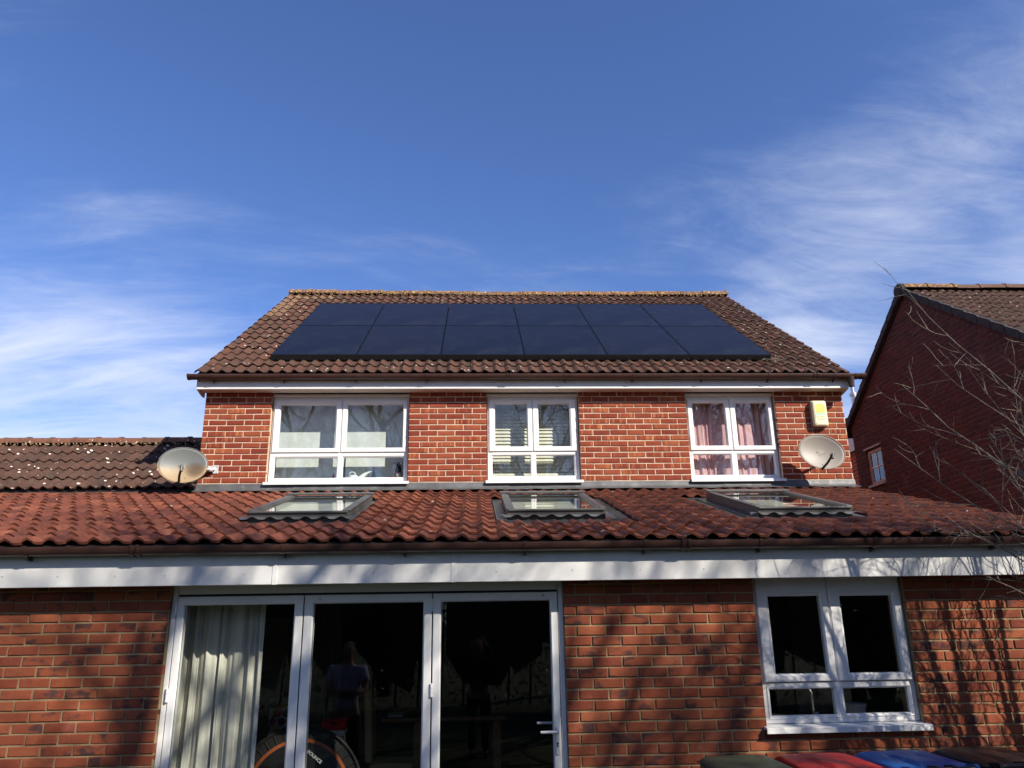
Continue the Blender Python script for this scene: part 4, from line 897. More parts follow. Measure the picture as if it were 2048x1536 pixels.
b = MB(); b.quad((acx - .062, yv, acz - .030), (acx + .062, yv, acz - .030), (acx + .062, yv, acz - .002), (acx - .062, yv, acz - .002)); b.build('teal_band', 'alarm_teal', al, fix=False)
def text(body, size, loc, mat, parent, rot=(math.pi / 2, 0, 0), name='lettering', bold=0.0):
    cu = bpy.data.curves.new(name, 'FONT'); cu.body = body; cu.size = size; cu.align_x = 'CENTER'; cu.align_y = 'CENTER'; cu.extrude = .0004; cu.offset = bold
    t_ = bpy.data.objects.new('t', cu); COL.objects.link(t_); dg = bpy.context.evaluated_depsgraph_get(); me = bpy.data.meshes.new_from_object(t_.evaluated_get(dg)); bpy.data.objects.remove(t_)
    me.name = name; me.materials.clear(); me.materials.append(MAT[mat]); o = link(name, me, loc, parent); o.rotation_euler = rot; return o
text('SECURITY', .027, (acx, yv - .001, acz - .055), 'alarm_print', al); text('SYSTEMS', .027, (acx, yv - .001, acz - .088), 'alarm_print', al)

# =================================================================== wheelie bins (handle side towards the garden)
def make_bin(x, y, lidmat, bodymat, label, w=.49, dep=.52, top=.940, yaw=0.0, flat=False):
    e = empty('wheelie_bin', (x, y, GZ)); tag(e, label, 'wheelie bin', 'wheelie bins by the wall')
    def L(px_, py_, pz): c, s = math.cos(yaw), math.sin(yaw); return (x + px_ * c - py_ * s, y + px_ * s + py_ * c, pz)
    h = w / 2; zr = top - .045
    b = MB(); b.hull([L(sx * h * f, (dep / 2) * sy * f2, z) for (z, f, f2) in ((GZ + .02, .78, .72), (zr - .06, .96, .94)) for sx in (-1, 1) for sy in (-1, 1)]); b.hull([L(sx * (h + .012), sy * (dep / 2 + .010), z) for z in (zr - .058, zr - .004) for sx in (-1, 1) for sy in (-1, 1)]); body = bevel(b.build('body', bodymat, e), .012, 3)
    # lid: low dome, flanged, two pressed channels, lip at the far side
    nx, ny = 24, 20; vs = []
    for j in range(ny + 1):
        for i in range(nx + 1):
            u, v = -1 + 2 * i / nx, j / ny; eu, ev = 1 - abs(u) ** 6, min(1, min(v, 1 - v) * 9)
            z = zr + .004 + .040 * (eu ** .6) * min(1, ev) * (0.42 + .58 * v)
            if not flat:
                for cu in (-.36, .36):
                    if abs(u - cu) < .07 and .05 < v < .62: z -= .010
                if abs(u) < .28 and .18 < v < .42: z += .006
            if v > .93 and abs(u) < .45: z += .010
            vs.append(L(u * (h + .022), -dep / 2 - .005 + v * (dep + .045), z))
    fs = [(j * (nx + 1) + i, j * (nx + 1) + i + 1, (j + 1) * (nx + 1) + i + 1, (j + 1) * (nx + 1) + i) for j in range(ny) for i in range(nx)]
    b = MB(); b.add(vs, fs); lid = b.build('lid', lidmat, e, smooth='all', fix=True)
    m_ = lid.modifiers.new('thick', 'SOLIDIFY'); m_.thickness = .006; m_.offset = -1
    b = MB(); b.tube([L(-h + .02, -dep / 2 - .055, zr + .012), L(h - .02, -dep / 2 - .055, zr + .012)], .014, 12); b.build('handle', bodymat if lidmat != 'bin_green' else 'bin_green', e, smooth=True)
    for u in (-h + .02, -.055, .055, h - .045):
        b = MB(); p0, p1 = L(u, -dep / 2 - .075, 0), L(u + .024, -dep / 2 + .02, 0); b.hull([L(u + dx, yy, zz_) for dx in (0, .022) for yy, zz_ in ((-dep / 2 - .074, zr + .002), (-dep / 2 - .074, zr + .026), (-dep / 2 - .05, zr + .034), (-dep / 2 + .03, zr + .022), (-dep / 2 + .01, zr - .02))]); b.build('hinge_clip', lidmat if u in (-h + .02, h - .045) else 'black_plastic', e)
    for sx in (-1, 1):
        b = MB(); p = Vector(L(sx * (h * .82), -dep / 2 + .04, GZ + .10)); ax = Vector(L(1, 0, 0)) - Vector(L(0, 0, 0)); b.lathe([(.0, -.022), (.085, -.022), (.10, -.016), (.10, .016), (.085, .022), (0, .022)], p, 20, ax); b.build('wheel', 'black_plastic', e, smooth=True)
make_bin(1.70, 5.26, 'bin_green', 'bin_green', 'olive green wheelie bin, the one nearest the folding doors', w=.44, dep=.46, top=.948, yaw=R(4), flat=True)
make_bin(2.245, 5.29, 'bin_red', 'bin_black', 'wheelie bin with bright red lid under the kitchen window', yaw=R(3))
make_bin(2.80, 5.33, 'bin_blue', 'bin_black', 'wheelie bin with blue lid under the kitchen window', yaw=R(4))
make_bin(3.37, 5.37, 'bin_black', 'bin_black', 'black wheelie bin at the right end of the row', yaw=R(5), top=.945)

# =================================================================== things behind the upper windows
# left window: roller blind and ornaments
b = MB(); b.box(-2.62, -1.74, D2 + .31, D2 + .313, 3.56, 4.66); o = b.build('roller_blind', 'blind_white', None, (-2.2, D2 + .31, 4.66)); tag(o, 'pale roller blind behind the left panes of the wide upper window', 'blind')
b = MB(); b.box(-1.72, -.92, D2 + .31, D2 + .313, 3.56, 4.66); o = b.build('roller_blind', 'blind_white', None, (-1.3, D2 + .31, 4.66)); tag(o, 'pale roller blind behind the right panes of the wide upper window', 'blind')
SZ = 3.522; YS = D2 + .215
jug = empty('watering_can', (-1.58, YS, SZ)); tag(jug, 'white watering can with curved spout on the upper window sill', 'watering can')
b = MB(); b.lathe([(.0, 0), (.062, 0), (.068, .05), (.062, .11), (.056, .112), (.05, .10)], (-1.60, YS, SZ), 20); b.build('body', 'white_ceramic', jug, smooth=True)
b = MB(); b.tube([(-1.56, YS, SZ + .02), (-1.50, YS, SZ + .075), (-1.45, YS, SZ + .125), (-1.40, YS, SZ + .155), (-1.365, YS, SZ + .165)], [.045, .040, .026, .014, .006], 12); b.build('spout', 'white_ceramic', jug, smooth=True)
b = MB(); b.tube([(-1.655 + .045 - .045 * math.cos(t), YS, SZ + .10 + .06 * math.sin(t)) for t in [math.pi * k / 12 for k in range(13)]], .007, 8); b.build('handle', 'white_ceramic', jug, smooth=True)
tr = empty('toy_tree', (-1.34, YS + .03, SZ)); tag(tr, 'small dark conical ornament tree behind the watering can spout', 'ornament'); b = MB()
for k in range(6): b.lathe([(.060 - .009 * k, .03 * k), (.046 - .0085 * k, .03 * k + .018), (.012, .03 * k + .045)], (-1.34, YS + .03, SZ + .02), 12)
b.build('cone', 'gnome_black', tr); b = MB(); b.tube([(-1.34, YS + .03, SZ), (-1.34, YS + .03, SZ + .03)], .012, 8); b.build('trunk', 'wood', tr)
bw = MB(); bw.lathe([(.0, 0), (.042, 0), (.052, .02), (.068, .055), (.062, .056), (.045, .02), (.0, .012)], (-1.135, YS - .02, SZ), 20); o = bw.build('bowl', 'white_ceramic', None, (-1.135, YS - .02, SZ), smooth=True); tag(o, 'small white bowl on the upper window sill beside the gnome', 'bowl')
zz_b = MB(); zz_b.lathe([(.0, 0), (.05, 0), (.06, .03), (.052, .05), (.0, .05)], (-1.29, YS - .05, SZ), 10); o = zz_b.build('patterned_pot', 'white_ceramic', None, (-1.29, YS - .05, SZ), smooth=True); tag(o, 'black and white zigzag patterned pot on the upper sill', 'pot')
for k in range(10):
    a0 = 2 * math.pi * k / 10; a1 = 2 * math.pi * (k + .5) / 10; a2 = 2 * math.pi * (k + 1) / 10
    q = MB()
    for (s, e_, z0, z1) in ((a0, a1, .008, .040), (a1, a2, .040, .008)):
        q.hull([(-1.29 + r_ * math.cos(t), YS - .05 + r_ * math.sin(t), SZ + zz2 + dz) for r_ in (.058, .0635) for t, zz2 in ((s, z0), (e_, z1)) for dz in (-.004, .005)])
    q.build('zigzag_stripe', 'zigzag_dark', o)
gn = empty('gnome', (-1.02, YS + .02, SZ)); tag(gn, 'bearded gnome ornament with tall black hat on the upper window sill', 'gnome')
b = MB(); b.lathe([(.0, 0), (.055, 0), (.058, .05), (.04, .10), (.0, .11)], (-1.02, YS + .02, SZ), 14); b.build('body', 'mushroom_red', gn, smooth=True)
b = MB(); b.lathe([(.012, .01), (.040, .06), (.045, .11), (.03, .135), (0, .14)], (-1.01, YS - .028, SZ), 12); b.build('beard', 'gnome_beard', gn, smooth=True)
b = MB(); b.lathe([(.052, .13), (.054, .145), (.050, .155)], (-1.02, YS + .02, SZ), 14); b.build('hat_brim', 'cap_red', gn, smooth=True)
b = MB(); b.lathe([(.050, .150), (.040, .20), (.022, .27), (.0, .30)], (-1.02, YS + .02, SZ), 14); b.build('hat', 'gnome_black', gn, smooth=True)
for (xm, ym, s_, capm, spots_, lab) in ((-1.045, YS - .09, 1.0, 'mushroom_red', True, 'dark red spotted toadstool ornament in front of the gnome'), (-.955, YS - .06, .8, 'cap_red', False, 'small pale-stalked red toadstool ornament right of the gnome')):
    t = empty('toadstool', (xm, ym, SZ)); tag(t, lab, 'toadstool', 'toadstools on the sill')
    b = MB(); b.lathe([(.0, 0), (.026 * s_, 0), (.022 * s_, .04 * s_), (.0, .045 * s_)], (xm, ym, SZ), 12); b.build('stalk', 'stalk_white', t, smooth=True)
    b = MB(); b.lathe([(.010, .03 * s_), (.056 * s_, .032 * s_), (.050 * s_, .056 * s_), (.028 * s_, .078 * s_), (0, .084 * s_)], (xm, ym, SZ), 16); b.build('cap', capm, t, smooth=True)
    if spots_:
        for an, hh in ((-2.2, .055), (-1.2, .050), (-.7, .064)):
            b = MB(); r_ = .046; b.lathe([(.007, 0), (.0, .004)], (xm + r_ * math.cos(an), ym + r_ * math.sin(an), SZ + hh), 8, (math.cos(an), math.sin(an), .6)); b.build('spot', 'stalk_white', t)
dl = empty('doll', (-1.845, YS - .03, SZ)); tag(dl, 'tiny doll in pink and plum with red pointed hat on the upper sill', 'doll')
b = MB(); b.lathe([(0, 0), (.036, 0), (.030, .03), (.0, .05)], (-1.845, YS - .03, SZ), 12); b.build('skirt', 'plum_cloth', dl, smooth=True)
b = MB(); b.lathe([(.028, .03), (.024, .07), (.012, .09), (0, .092)], (-1.845, YS - .03, SZ), 12); b.build('coat', 'pink_cloth', dl, smooth=True)
b = MB(); b.lathe([(.016, .085), (.018, .10), (.010, .13), (0, .155)], (-1.845, YS - .03, SZ), 12); b.build('hat', 'cap_red', dl, smooth=True)
# middle window: venetian blind
vb = empty('venetian_blind', (.735, D2 + .29, 4.62)); tag(vb, 'cream slatted blind behind the narrow middle upper window', 'blind')
b = MB(); b.box(.17, 1.30, D2 + .27, D2 + .31, 4.60, 4.64); b.build('head_rail', 'slat_cream', vb)
sm_ = MB(); sm_.add([(-.56, -.018, -.0255), (.56, -.018, -.0255), (.56, -.006, .0), (-.56, -.006, .0), (.56, .004, .027), (-.56, .004, .027)], [(0, 1, 2, 3), (3, 2, 4, 5)]); sme = sm_.mesh('slat', 'slat_cream', fix=False)
for k in range(22): inst('slat', sme, (.735, D2 + .29, 3.56 + k * .0475), vb)
# right window: pink curtain
def curtain(name, x0, x1, y, z0, z1, mat, label, amp=.03, waves=9, seed=0, lean=0.0, cat='curtain', gather=0.0):
    rg = random.Random(seed); n = 160; m_ = 26; ph = [rg.uniform(0, 6.28) for _ in range(4)]; b = MB(); vs = []
    for j in range(m_ + 1):
        t = j / m_; z = z0 + (z1 - z0) * t
        for i in range(n + 1):
            u = i / n; uu = u + .035 * math.sin(3 * u * 6.28 + ph[0]) + .012 * math.sin(7 * u * 6.28 + ph[3])
            x = x0 + (x1 - x0) * u + lean * (1 - t) * (1 - u)
            d = math.sin(waves * 6.283 * uu + ph[1] + .5 * math.sin(2.2 * t + ph[2])) + .45 * math.sin(2.3 * waves * 6.283 * uu + ph[2] + .9 * t) + .3 * math.sin(1.7 * t * 6 + u * 9)
            k = 1 - gather * t
            vs.append((x, y + amp * d * k, z))
    b.add(vs, [(j * (n + 1) + i, j * (n + 1) + i + 1, (j + 1) * (n + 1) + i + 1, (j + 1) * (n + 1) + i) for j in range(m_) for i in range(n)])
    o = b.build(name, mat, None, ((x0 + x1) / 2, y, z0), smooth='all', fix=False); tag(o, label, cat); return o
curtain('net_curtain', 2.79, 3.95, D2 + .25, 3.54, 4.66, 'curtain_pink', 'pale pink curtain drawn behind the right-hand upper window', .012, 10, 4)

# =================================================================== things inside the extension
curtain('curtain', -2.31, -1.66, 6.41, .02, 2.20, 'curtain_cream', 'full-length cream curtain bunched behind the left folding door', .030, 6, 11, -.02, gather=.35)
b = MB(); b.tube([(-2.45, 6.41, 2.225), (.6, 6.41, 2.225)], .012, 10); o = b.build('curtain_rail', 'steel', None, (-1, 6.41, 2.225), smooth=True); tag(o, 'thin metal rail carrying the cream curtain above the doors', 'curtain rail')
# mini trampoline leaning upright
tp = empty('mini_trampoline', (-1.46, 7.05, 0)); tag(tp, 'black round trampoline with orange ring standing on edge behind the doors', 'trampoline')
tcn = Vector((-1.47, 7.05, .47)); tn_ = Vector((0.06, -1, .16)).normalized(); tq = tn_.to_track_quat('Z', 'Y').to_matrix()
def TW(r_, an, h=0): return tcn + tq @ Vector((r_ * math.cos(an), r_ * math.sin(an), h))
b = MB(); N = 48; b.add([TW(0, 0, .002)] + [TW(.40, 2 * math.pi * k / N, .002) for k in range(N)], [(0, 1 + k, 1 + (k + 1) % N) for k in range(N)]); b.build('bounce_mat', 'black_plastic', tp)
b = MB()
for k in range(N):
    a0, a1 = 2 * math.pi * k / N, 2 * math.pi * (k + 1) / N; b.add([TW(.398, a0, .006), TW(.425, a0, .007), TW(.425, a1, .007), TW(.398, a1, .006)], [(0, 1, 2, 3)])
b.build('orange_ring', 'rim_orange', tp)
b = MB(); b.tube([TW(.52, 2 * math.pi * k / N) for k in range(N + 1)], .014, 8, False); b.build('steel_rim', 'dark_gap', tp, smooth='all')
b = MB()
for k in range(40): b.tube([TW(.425, 2 * math.pi * k / 40, .003), TW(.515, 2 * math.pi * k / 40)], .004, 4, False)
tag(b.build('bungee_cords', 'dark_gap', tp), kind='stuff')
b = MB()
for k in range(N):
    a0, a1 = 2 * math.pi * k / N, 2 * math.pi * (k + 1) / N; b.add([TW(.420, a0, -.004), TW(.515, a0, -.006), TW(.515, a1, -.006), TW(.420, a1, -.004)], [(0, 1, 2, 3)])
b.build('added_dark_skirt', 'dark_gap', tp)  # black sheet added to cover the sunlit floor between the cords
tpos = atY(622, 1507, 7.02); tx = text('BOUNCE', .036, (tpos.x + .040, 6.965, tpos.z - .018), 'print_white', tp, (math.pi / 2, R(38), 0), bold=.0008)
# red crate on a white tray-topped stand
st_ = empty('plastic_stand', (-1.36, 8.0, 0)); tag(st_, 'white plastic tray stand behind the middle folding door', 'stand')
b = MB(); b.hull([(-1.36 + sx * w_, 8.0 + sy * w_ * .8, z) for (w_, z) in ((.105, .80), (.125, .85)) for sx in (-1, 1) for sy in (-1, 1)]); bevel(b.build('tray', 'white_ceramic', st_), .01, 2)
for sx in (-1, 1):
    for sy in (-1, 1): b = MB(); b.tube([(-1.36 + sx * .09, 8 + sy * .07, .80), (-1.36 + sx * .16, 8 + sy * .13, 0)], .010, 8); b.build('leg', 'steel', st_, smooth=True)
cr_ = empty('red_crate', (-1.35, 8.0, .851)); tag(cr_, 'bright red plastic crate on the white tray stand', 'crate')
b = MB(); b.box(-1.46, -1.24, 7.92, 8.08, .852, .86); b.box(-1.46, -1.24, 7.92, 7.928, .8605, .93); b.box(-1.46, -1.24, 8.072, 8.08, .8605, .93); b.box(-1.46, -1.452, 7.9285, 8.0715, .8605, .93); b.box(-1.248, -1.24, 7.9285, 8.0715, .8605, .93); b.build('body', 'crate_red', cr_)
b = MB(); b.box(-1.465, -1.235, 7.914, 7.9195, .932, .944); b.box(-1.465, -1.235, 8.0805, 8.086, .932, .944); b.build('rim', 'crate_red', cr_)
b = MB(); b.box(-1.39, -1.31, 7.917, 7.9195, .905, .92); b.build('hand_slot', 'dark_gap', cr_)
ch = empty('dining_chair', (-1.0, 8.6, 0)); tag(ch, 'mustard fabric dining chair with high back beside the table', 'chair')
b = MB(); b.hull([(-1.10 + dx, 8.5 + dy, z) for (z, sh) in ((.50, .0), (1.17, -.03)) for dx in (0 + sh, .075 + sh) for dy in (-.2, .2)]); bevel(b.build('backrest', 'chair_fabric', ch), .03, 3)
b = MB(); b.hull([(-1.05 + dx, 8.5 + dy, z) for z in (.42, .50) for dx in (0, .42) for dy in (-.21, .21)]); bevel(b.build('seat', 'chair_fabric', ch), .02, 3)
for dx in (.0, .36):
    for dy in (-.18, .18): b = MB(); b.box(-1.05 + dx, -1.01 + dx, 8.48 + dy, 8.52 + dy, 0, .419); b.build('leg', 'wood', ch)
tb = empty('dining_table', (-.5, 8.8, 0)); tag(tb, 'dark wooden dining table in the room behind the doors', 'table')
b = MB(); b.cbox(-.95, .3, 8.35, 9.3, .86, .90, .006); b.build('table_top', 'wood', tb)
for xx in (-.6, .2):
    for yy in (8.45, 9.2): b = MB(); b.box(xx - .035, xx + .035, yy - .035, yy + .035, 0, .8595); b.build('leg', 'wood', tb)
bk = MB(); bk.cbox(-1.0 + .1, -.74, 8.42, 8.62, .901, .925, .004); o = bk.build('book', 'fabric_white', None, (-.82, 8.5, .90)); tag(o, 'pale closed book lying on the dining table', 'book')
# boarded screen, white cupboard, airer, plant, spotted screen
bs = empty('boarded_screen', (-1.7, 9.0, 0)); tag(bs, 'grey painted screen of upright boards at the back of the room', 'screen')
b = MB(); b.cbox(-.0265, .0265, -.012, .012, 0, 1.42, .004); bme = b.mesh('board', 'board_paint')
for k in range(9): inst('board', bme, (-1.98 + k * .0575, 9.0, .80), bs)
b = MB(); b.box(-2.01, -1.49, 9.013, 9.03, 0, 2.2); b.box(-2.01, -1.49, 8.985, 9.0125, 0, .79); b.build('back_panel', 'board_paint', bs)
o = MB(); o.cbox(-2.36, -2.10, 8.9, 9.2, 0, 1.88, .006); o = o.build('tall_cupboard', 'fabric_white', None, (-2.2, 9, 0)); tag(o, 'tall narrow white cupboard seen past the edge of the curtain', 'cupboard')
ar = empty('clothes_airer', (-1.95, 7.9, 0)); tag(ar, 'black folding clothes airer behind the left folding door', 'clothes airer')
for (p0, p1) in (((-2.25, 7.8, 0), (-1.75, 7.8, 1.35)), ((-1.75, 7.85, 0), (-2.25, 7.85, 1.35)), ((-2.25, 8.3, 0), (-1.75, 8.3, 1.35)), ((-1.75, 8.35, 0), (-2.25, 8.35, 1.35))):
    b = MB(); b.tube([p0, p1], .009, 8); b.build('leg', 'black_plastic', ar, smooth=True)
for k in range(4): b = MB(); xx = -2.2 + .12 * k; b.tube([(xx, 7.8, 1.36), (xx, 8.35, 1.36)], .006, 6); b.build('rail', 'steel', ar, smooth=True)
hp = empty('houseplant', (-2.02, 7.6, 0)); tag(hp, 'dark leafy houseplant between the curtain and the airer', 'houseplant'); rg = random.Random(2)
b = MB(); b.lathe([(0, 0), (.09, 0), (.12, .22), (.11, .22), (.0, .19)], (-2.02, 7.6, 0), 16); b.build('pot', 'wood', hp, smooth=True)
b = MB(); b.tube([(-2.02, 7.6, .19), (-2.03, 7.6, .7), (-2.0, 7.61, 1.15)], [.012, .01, .005], 6); b.build('stem', 'wood', hp)
b = MB()
for k in range(60):
    c = Vector((-2.02, 7.6, .45 + rg.random() * .75)); d = Vector((rg.uniform(-1, 1), rg.uniform(-1, 1), rg.uniform(-.3, .6))).normalized(); s_ = d.cross(Vector((0, 0, 1))).normalized() * .022; t = c + d * rg.uniform(.10, .19)
    b.add([c, (c + t) / 2 + s_, t, (c + t) / 2 - s_], [(0, 1, 2, 3)])
tag(b.build('leaves', 'houseplant_leaf', hp, fix=False), kind='stuff')
ss = empty('spotted_box', (-1.86, 8.05, 0)); tag(ss, 'white storage box printed with big coloured dots behind the left door', 'box')
b = MB(); b.cbox(-2.0, -1.72, 8.06, 8.3, 0, 1.12, .01); b.build('box', 'fabric_white', ss); cols = ['spot_green', 'spot_red', 'spot_pink', 'spot_yellow', 'spot_navy', 'spot_navy', 'spot_blue', 'spot_yellow']
for k in range(14):
    b = MB(); b.lathe([(0, 0), (.036, 0), (.036, .002), (0, .002)], (-1.94 + .082 * (k % 3) + (.04 if (k // 3) % 2 else 0) - .01, 8.0585, 1.07 - .075 * (k // 3)), 18, (0, -1, 0)); b.build('dot', cols[(k * 3) % 8], ss)
# kitchen side
tub = empty('plastic_tub', (2.96, 6.48, 1.03)); tag(tub, 'clear plastic food tub on the kitchen sill behind the lower right pane', 'tub')
b = MB(); b.lathe([(0, 0), (.075, 0), (.095, .075), (.09, .08), (.0, .08)], (2.98, 6.45, 1.05), 18); b.build('bowl', 'tub_plastic', tub, smooth=True)
b = MB(); b.lathe([(0, .082), (.098, .082), (.098, .092), (0, .096)], (2.98, 6.45, 1.05), 18); b.build('lid', 'tub_plastic', tub, smooth=True)
tpp = empty('kitchen_tap', (2.72, 6.5, 1.03)); tag(tpp, 'chrome kitchen tap behind the lower left pane of the ground-floor window', 'tap')
b = MB(); b.tube([(2.66, 6.48, 1.03), (2.66, 6.48, 1.22), (2.655, 6.50, 1.26), (2.65, 6.56, 1.27), (2.65, 6.60, 1.24)], .011, 10); b.build('spout', 'steel', tpp, smooth=True)
b = MB(); b.tube([(2.66, 6.48, 1.06), (2.70, 6.47, 1.08)], .009, 8); b.build('lever', 'steel', tpp, smooth=True)
rl = MB(); rl.lathe([(0, 0), (.055, 0), (.055, .21), (.045, .225), (0, .225)], (2.27, 6.5, 1.03), 18); o = rl.build('paper_roll', 'fabric_white', None, (2.27, 6.5, 1.03), smooth=True); tag(o, 'white paper roll standing on the kitchen worktop at the window', 'paper roll')
kw = MB(); kw.cbox(1.45, 4.4, 6.36, 6.96, .99, 1.03, .006); kw.box(1.45, 4.4, 6.40, 6.94, 0, .989); o = kw.build('worktop', 'wood', None, (2.9, 6.6, 0)); tag(o, 'kitchen worktop running under the ground-floor window', 'worktop')
fr_ = empty('fridge', (3.75, 9.0, 0)); tag(fr_, 'pale tall fridge at the back right of the kitchen', 'fridge')
b = MB(); b.cbox(3.5, 4.1, 8.9, 9.5, 0, 1.40, .01); b.build('body', 'fabric_white', fr_); b = MB(); b.cbox(3.5, 4.1, 8.9, 9.5, 1.405, 2.1, .01); b.build('freezer_door', 'fabric_white', fr_); b = MB(); b.box(3.54, 3.56, 8.87, 8.899, .9, 1.3); b.build('handle', 'steel', fr_)

# =================================================================== trees
def grow(seed, height, n_main, spread, levels=4, trunk_r=.16, upf=.35, first=.25, lenf=.62, twl=.5, kids=(5, 6, 5, 4), multi=False, lean=(0, 0)):
    """returns limb segments (thick) and twig segments"""
    rg = random.Random(seed); limbs = []; twigs = []
    def rv(): return Vector((rg.gauss(0, 1), rg.gauss(0, 1), rg.gauss(0, 1))).normalized()
    def branch(p, d, L, r, lev):
        n = 5 if lev < 2 else (4 if lev < 3 else 3); pts = [p.copy()]; dd = d.copy(); seg = L / n
        for i in range(n):
            dd = (dd + rv() * (.10 + .06 * lev) + Vector((0, 0, upf * .16))).normalized(); p = p + dd * seg; pts.append(p.copy())
        e_ = .55 if lev == 0 else .30
        rs = [r * (1 - (1 - e_) * i / n) for i in range(n + 1)]
        (limbs if lev <= 1 else twigs).append((pts, rs, lev))
        if lev >= levels: return
        k = kids[min(lev, len(kids) - 1)]
        for c in range(k):
            t = (first if lev == 0 else .22) + (1 - (first if lev == 0 else .22)) * (c + rg.random() * .8) / k; t = min(t, .99)
            i = min(n - 1, int(t * n)); q = pts[i].lerp(pts[i + 1], t * n - i); ax = (pts[i + 1] - pts[i]).normalized()
            side = ax.cross(rv()).normalized(); ang = rg.uniform(.45, .95) * (spread if lev == 0 else 1.0)
            nd = (ax * math.cos(ang) + side * math.sin(ang)).normalized()
            branch(q, nd, L * (lenf if lev else .55) * (1.1 - .45 * t) * rg.uniform(.8, 1.15), max(.0035, rs[i] * rg.uniform(.42, .6)), lev + 1)
    if multi:
        for k in range(n_main):
            an = 6.283 * k / n_main + rg.uniform(-.3, .3); d = Vector((math.cos(an) * spread * .45 + lean[0], math.sin(an) * spread * .45 + lean[1], 1)).normalized()
            branch(Vector((math.cos(an) * .08, math.sin(an) * .08, 0)), d, height * rg.uniform(.75, 1.0), trunk_r * rg.uniform(.6, 1), 0)
    else: branch(Vector((0, 0, 0)), Vector((0, 0, 1)), height * .72, trunk_r, 0)
    return limbs, twigs
def tree_meshes(args, lm='bark', tm='twig'):
    limbs, twigs = grow(**args); a, c = MB(), MB()
    for pts, rs, lev in limbs: a.tube(pts, rs, 8 if lev == 0 else 6, False)
    for pts, rs, lev in twigs: c.tube(pts, rs, 4 if lev == 2 else 3, False)
    return a.mesh('trunk', lm, smooth='all', fix=False), c.mesh('crown', tm, smooth='all', fix=False)
def plant_tree(name, ms, loc, rz, label, group, sc=1.0):
    e = empty(name, loc); tag(e, label, 'tree', group); e.rotation_euler = (0, 0, rz); e.scale = (sc, sc, sc)
    for nm, me in zip(('trunk', 'crown'), ms):
        o = bpy.data.objects.new(nm, me); COL.objects.link(o); o.parent = e
    return e
TA = tree_meshes(dict(seed=3, height=12.0, n_main=1, spread=1.0, levels=5, trunk_r=.20, kids=(13, 6, 6, 5, 3), first=.16, lenf=.60))
TB = tree_meshes(dict(seed=8, height=12.5, n_main=1, spread=.85, levels=5, trunk_r=.22, kids=(14, 6, 5, 5, 3), first=.14, lenf=.62))
TC = tree_meshes(dict(seed=14, height=12.0, n_main=1, spread=.95, levels=4, trunk_r=.17, kids=(11, 5, 4, 3), first=.25, lenf=.62))
for i, (ms, x, y, rz, top, lab) in enumerate([
    (TA, -7.5, -9.0, 0.3, 12.5, 'bare garden tree reflected in the wide left upper window'), (TB, -2.6, -11.0, 1.9, 13.5, 'bare garden tree standing behind the photographer to the left'),
    (TB, 2.4, -10.5, 4.2, 13.5, 'bare garden tree reflected in the middle upper window'), (TA, 6.9, -8.6, 2.6, 12.5, 'bare garden tree reflected in the right-hand upper window'),
    (TB, 5.6, -3.6, 0.9, 12.3, 'bare tree whose blurred shadow dapples the left of the extension'), (TC, 8.6, -2.6, 5.1, 13.2, 'bare tree whose blurred shadow dapples the folding doors'), (TC, 11.4, -3.4, 3.3, 13.5, 'bare tree whose blurred shadow dapples the brick beside the kitchen window'), (TC, 15.6, -4.4, 1.3, 12.0, 'bare garden tree farthest to the right behind the camera')]):
    plant_tree('bare_tree', ms, (x, y, GZ), rz, lab, 'bare trees behind the camera', top / max(v.co.z for v in ms[1].vertices))
TS = tree_meshes(dict(seed=21, height=3.55, n_main=11, spread=.50, levels=3, trunk_r=.026, kids=(6, 4, 3), first=.30, lenf=.46, upf=.35, multi=True, lean=(-.30, 0.02)), 'twig_pale', 'twig_pale')
plant_tree('bare_shrub', TS, (5.15, 4.85, GZ), 0.0, 'bare multi-stemmed shrub at the right whose branches cross the gable', None, 1.0)
TS2 = tree_meshes(dict(seed=35, height=2.9, n_main=9, spread=.6, levels=3, trunk_r=.026, kids=(6, 4, 3), first=.3, lenf=.46, upf=.35, multi=True), 'twig_pale', 'twig_pale')
plant_tree('bare_shrub', TS2, (5.75, 4.5, GZ), 1.4, 'second bare shrub just outside the right edge casting branch shadows', None, 1.0)
def leaf_mass(b, n, fn, size, rg):
    for k in range(n):
        c = fn(); d = Vector((rg.gauss(0, 1), rg.gauss(0, 1), rg.gauss(0, .8))).normalized(); s_ = d.cross(Vector((rg.gauss(0, 1), rg.gauss(0, 1), rg.gauss(0, 1)))).normalized(); L = size * rg.uniform(.6, 1.3); w_ = L * .34
        b.add([c - d * L, c + s_ * w_, c + d * L, c - s_ * w_], [(0, 1, 2, 3)])
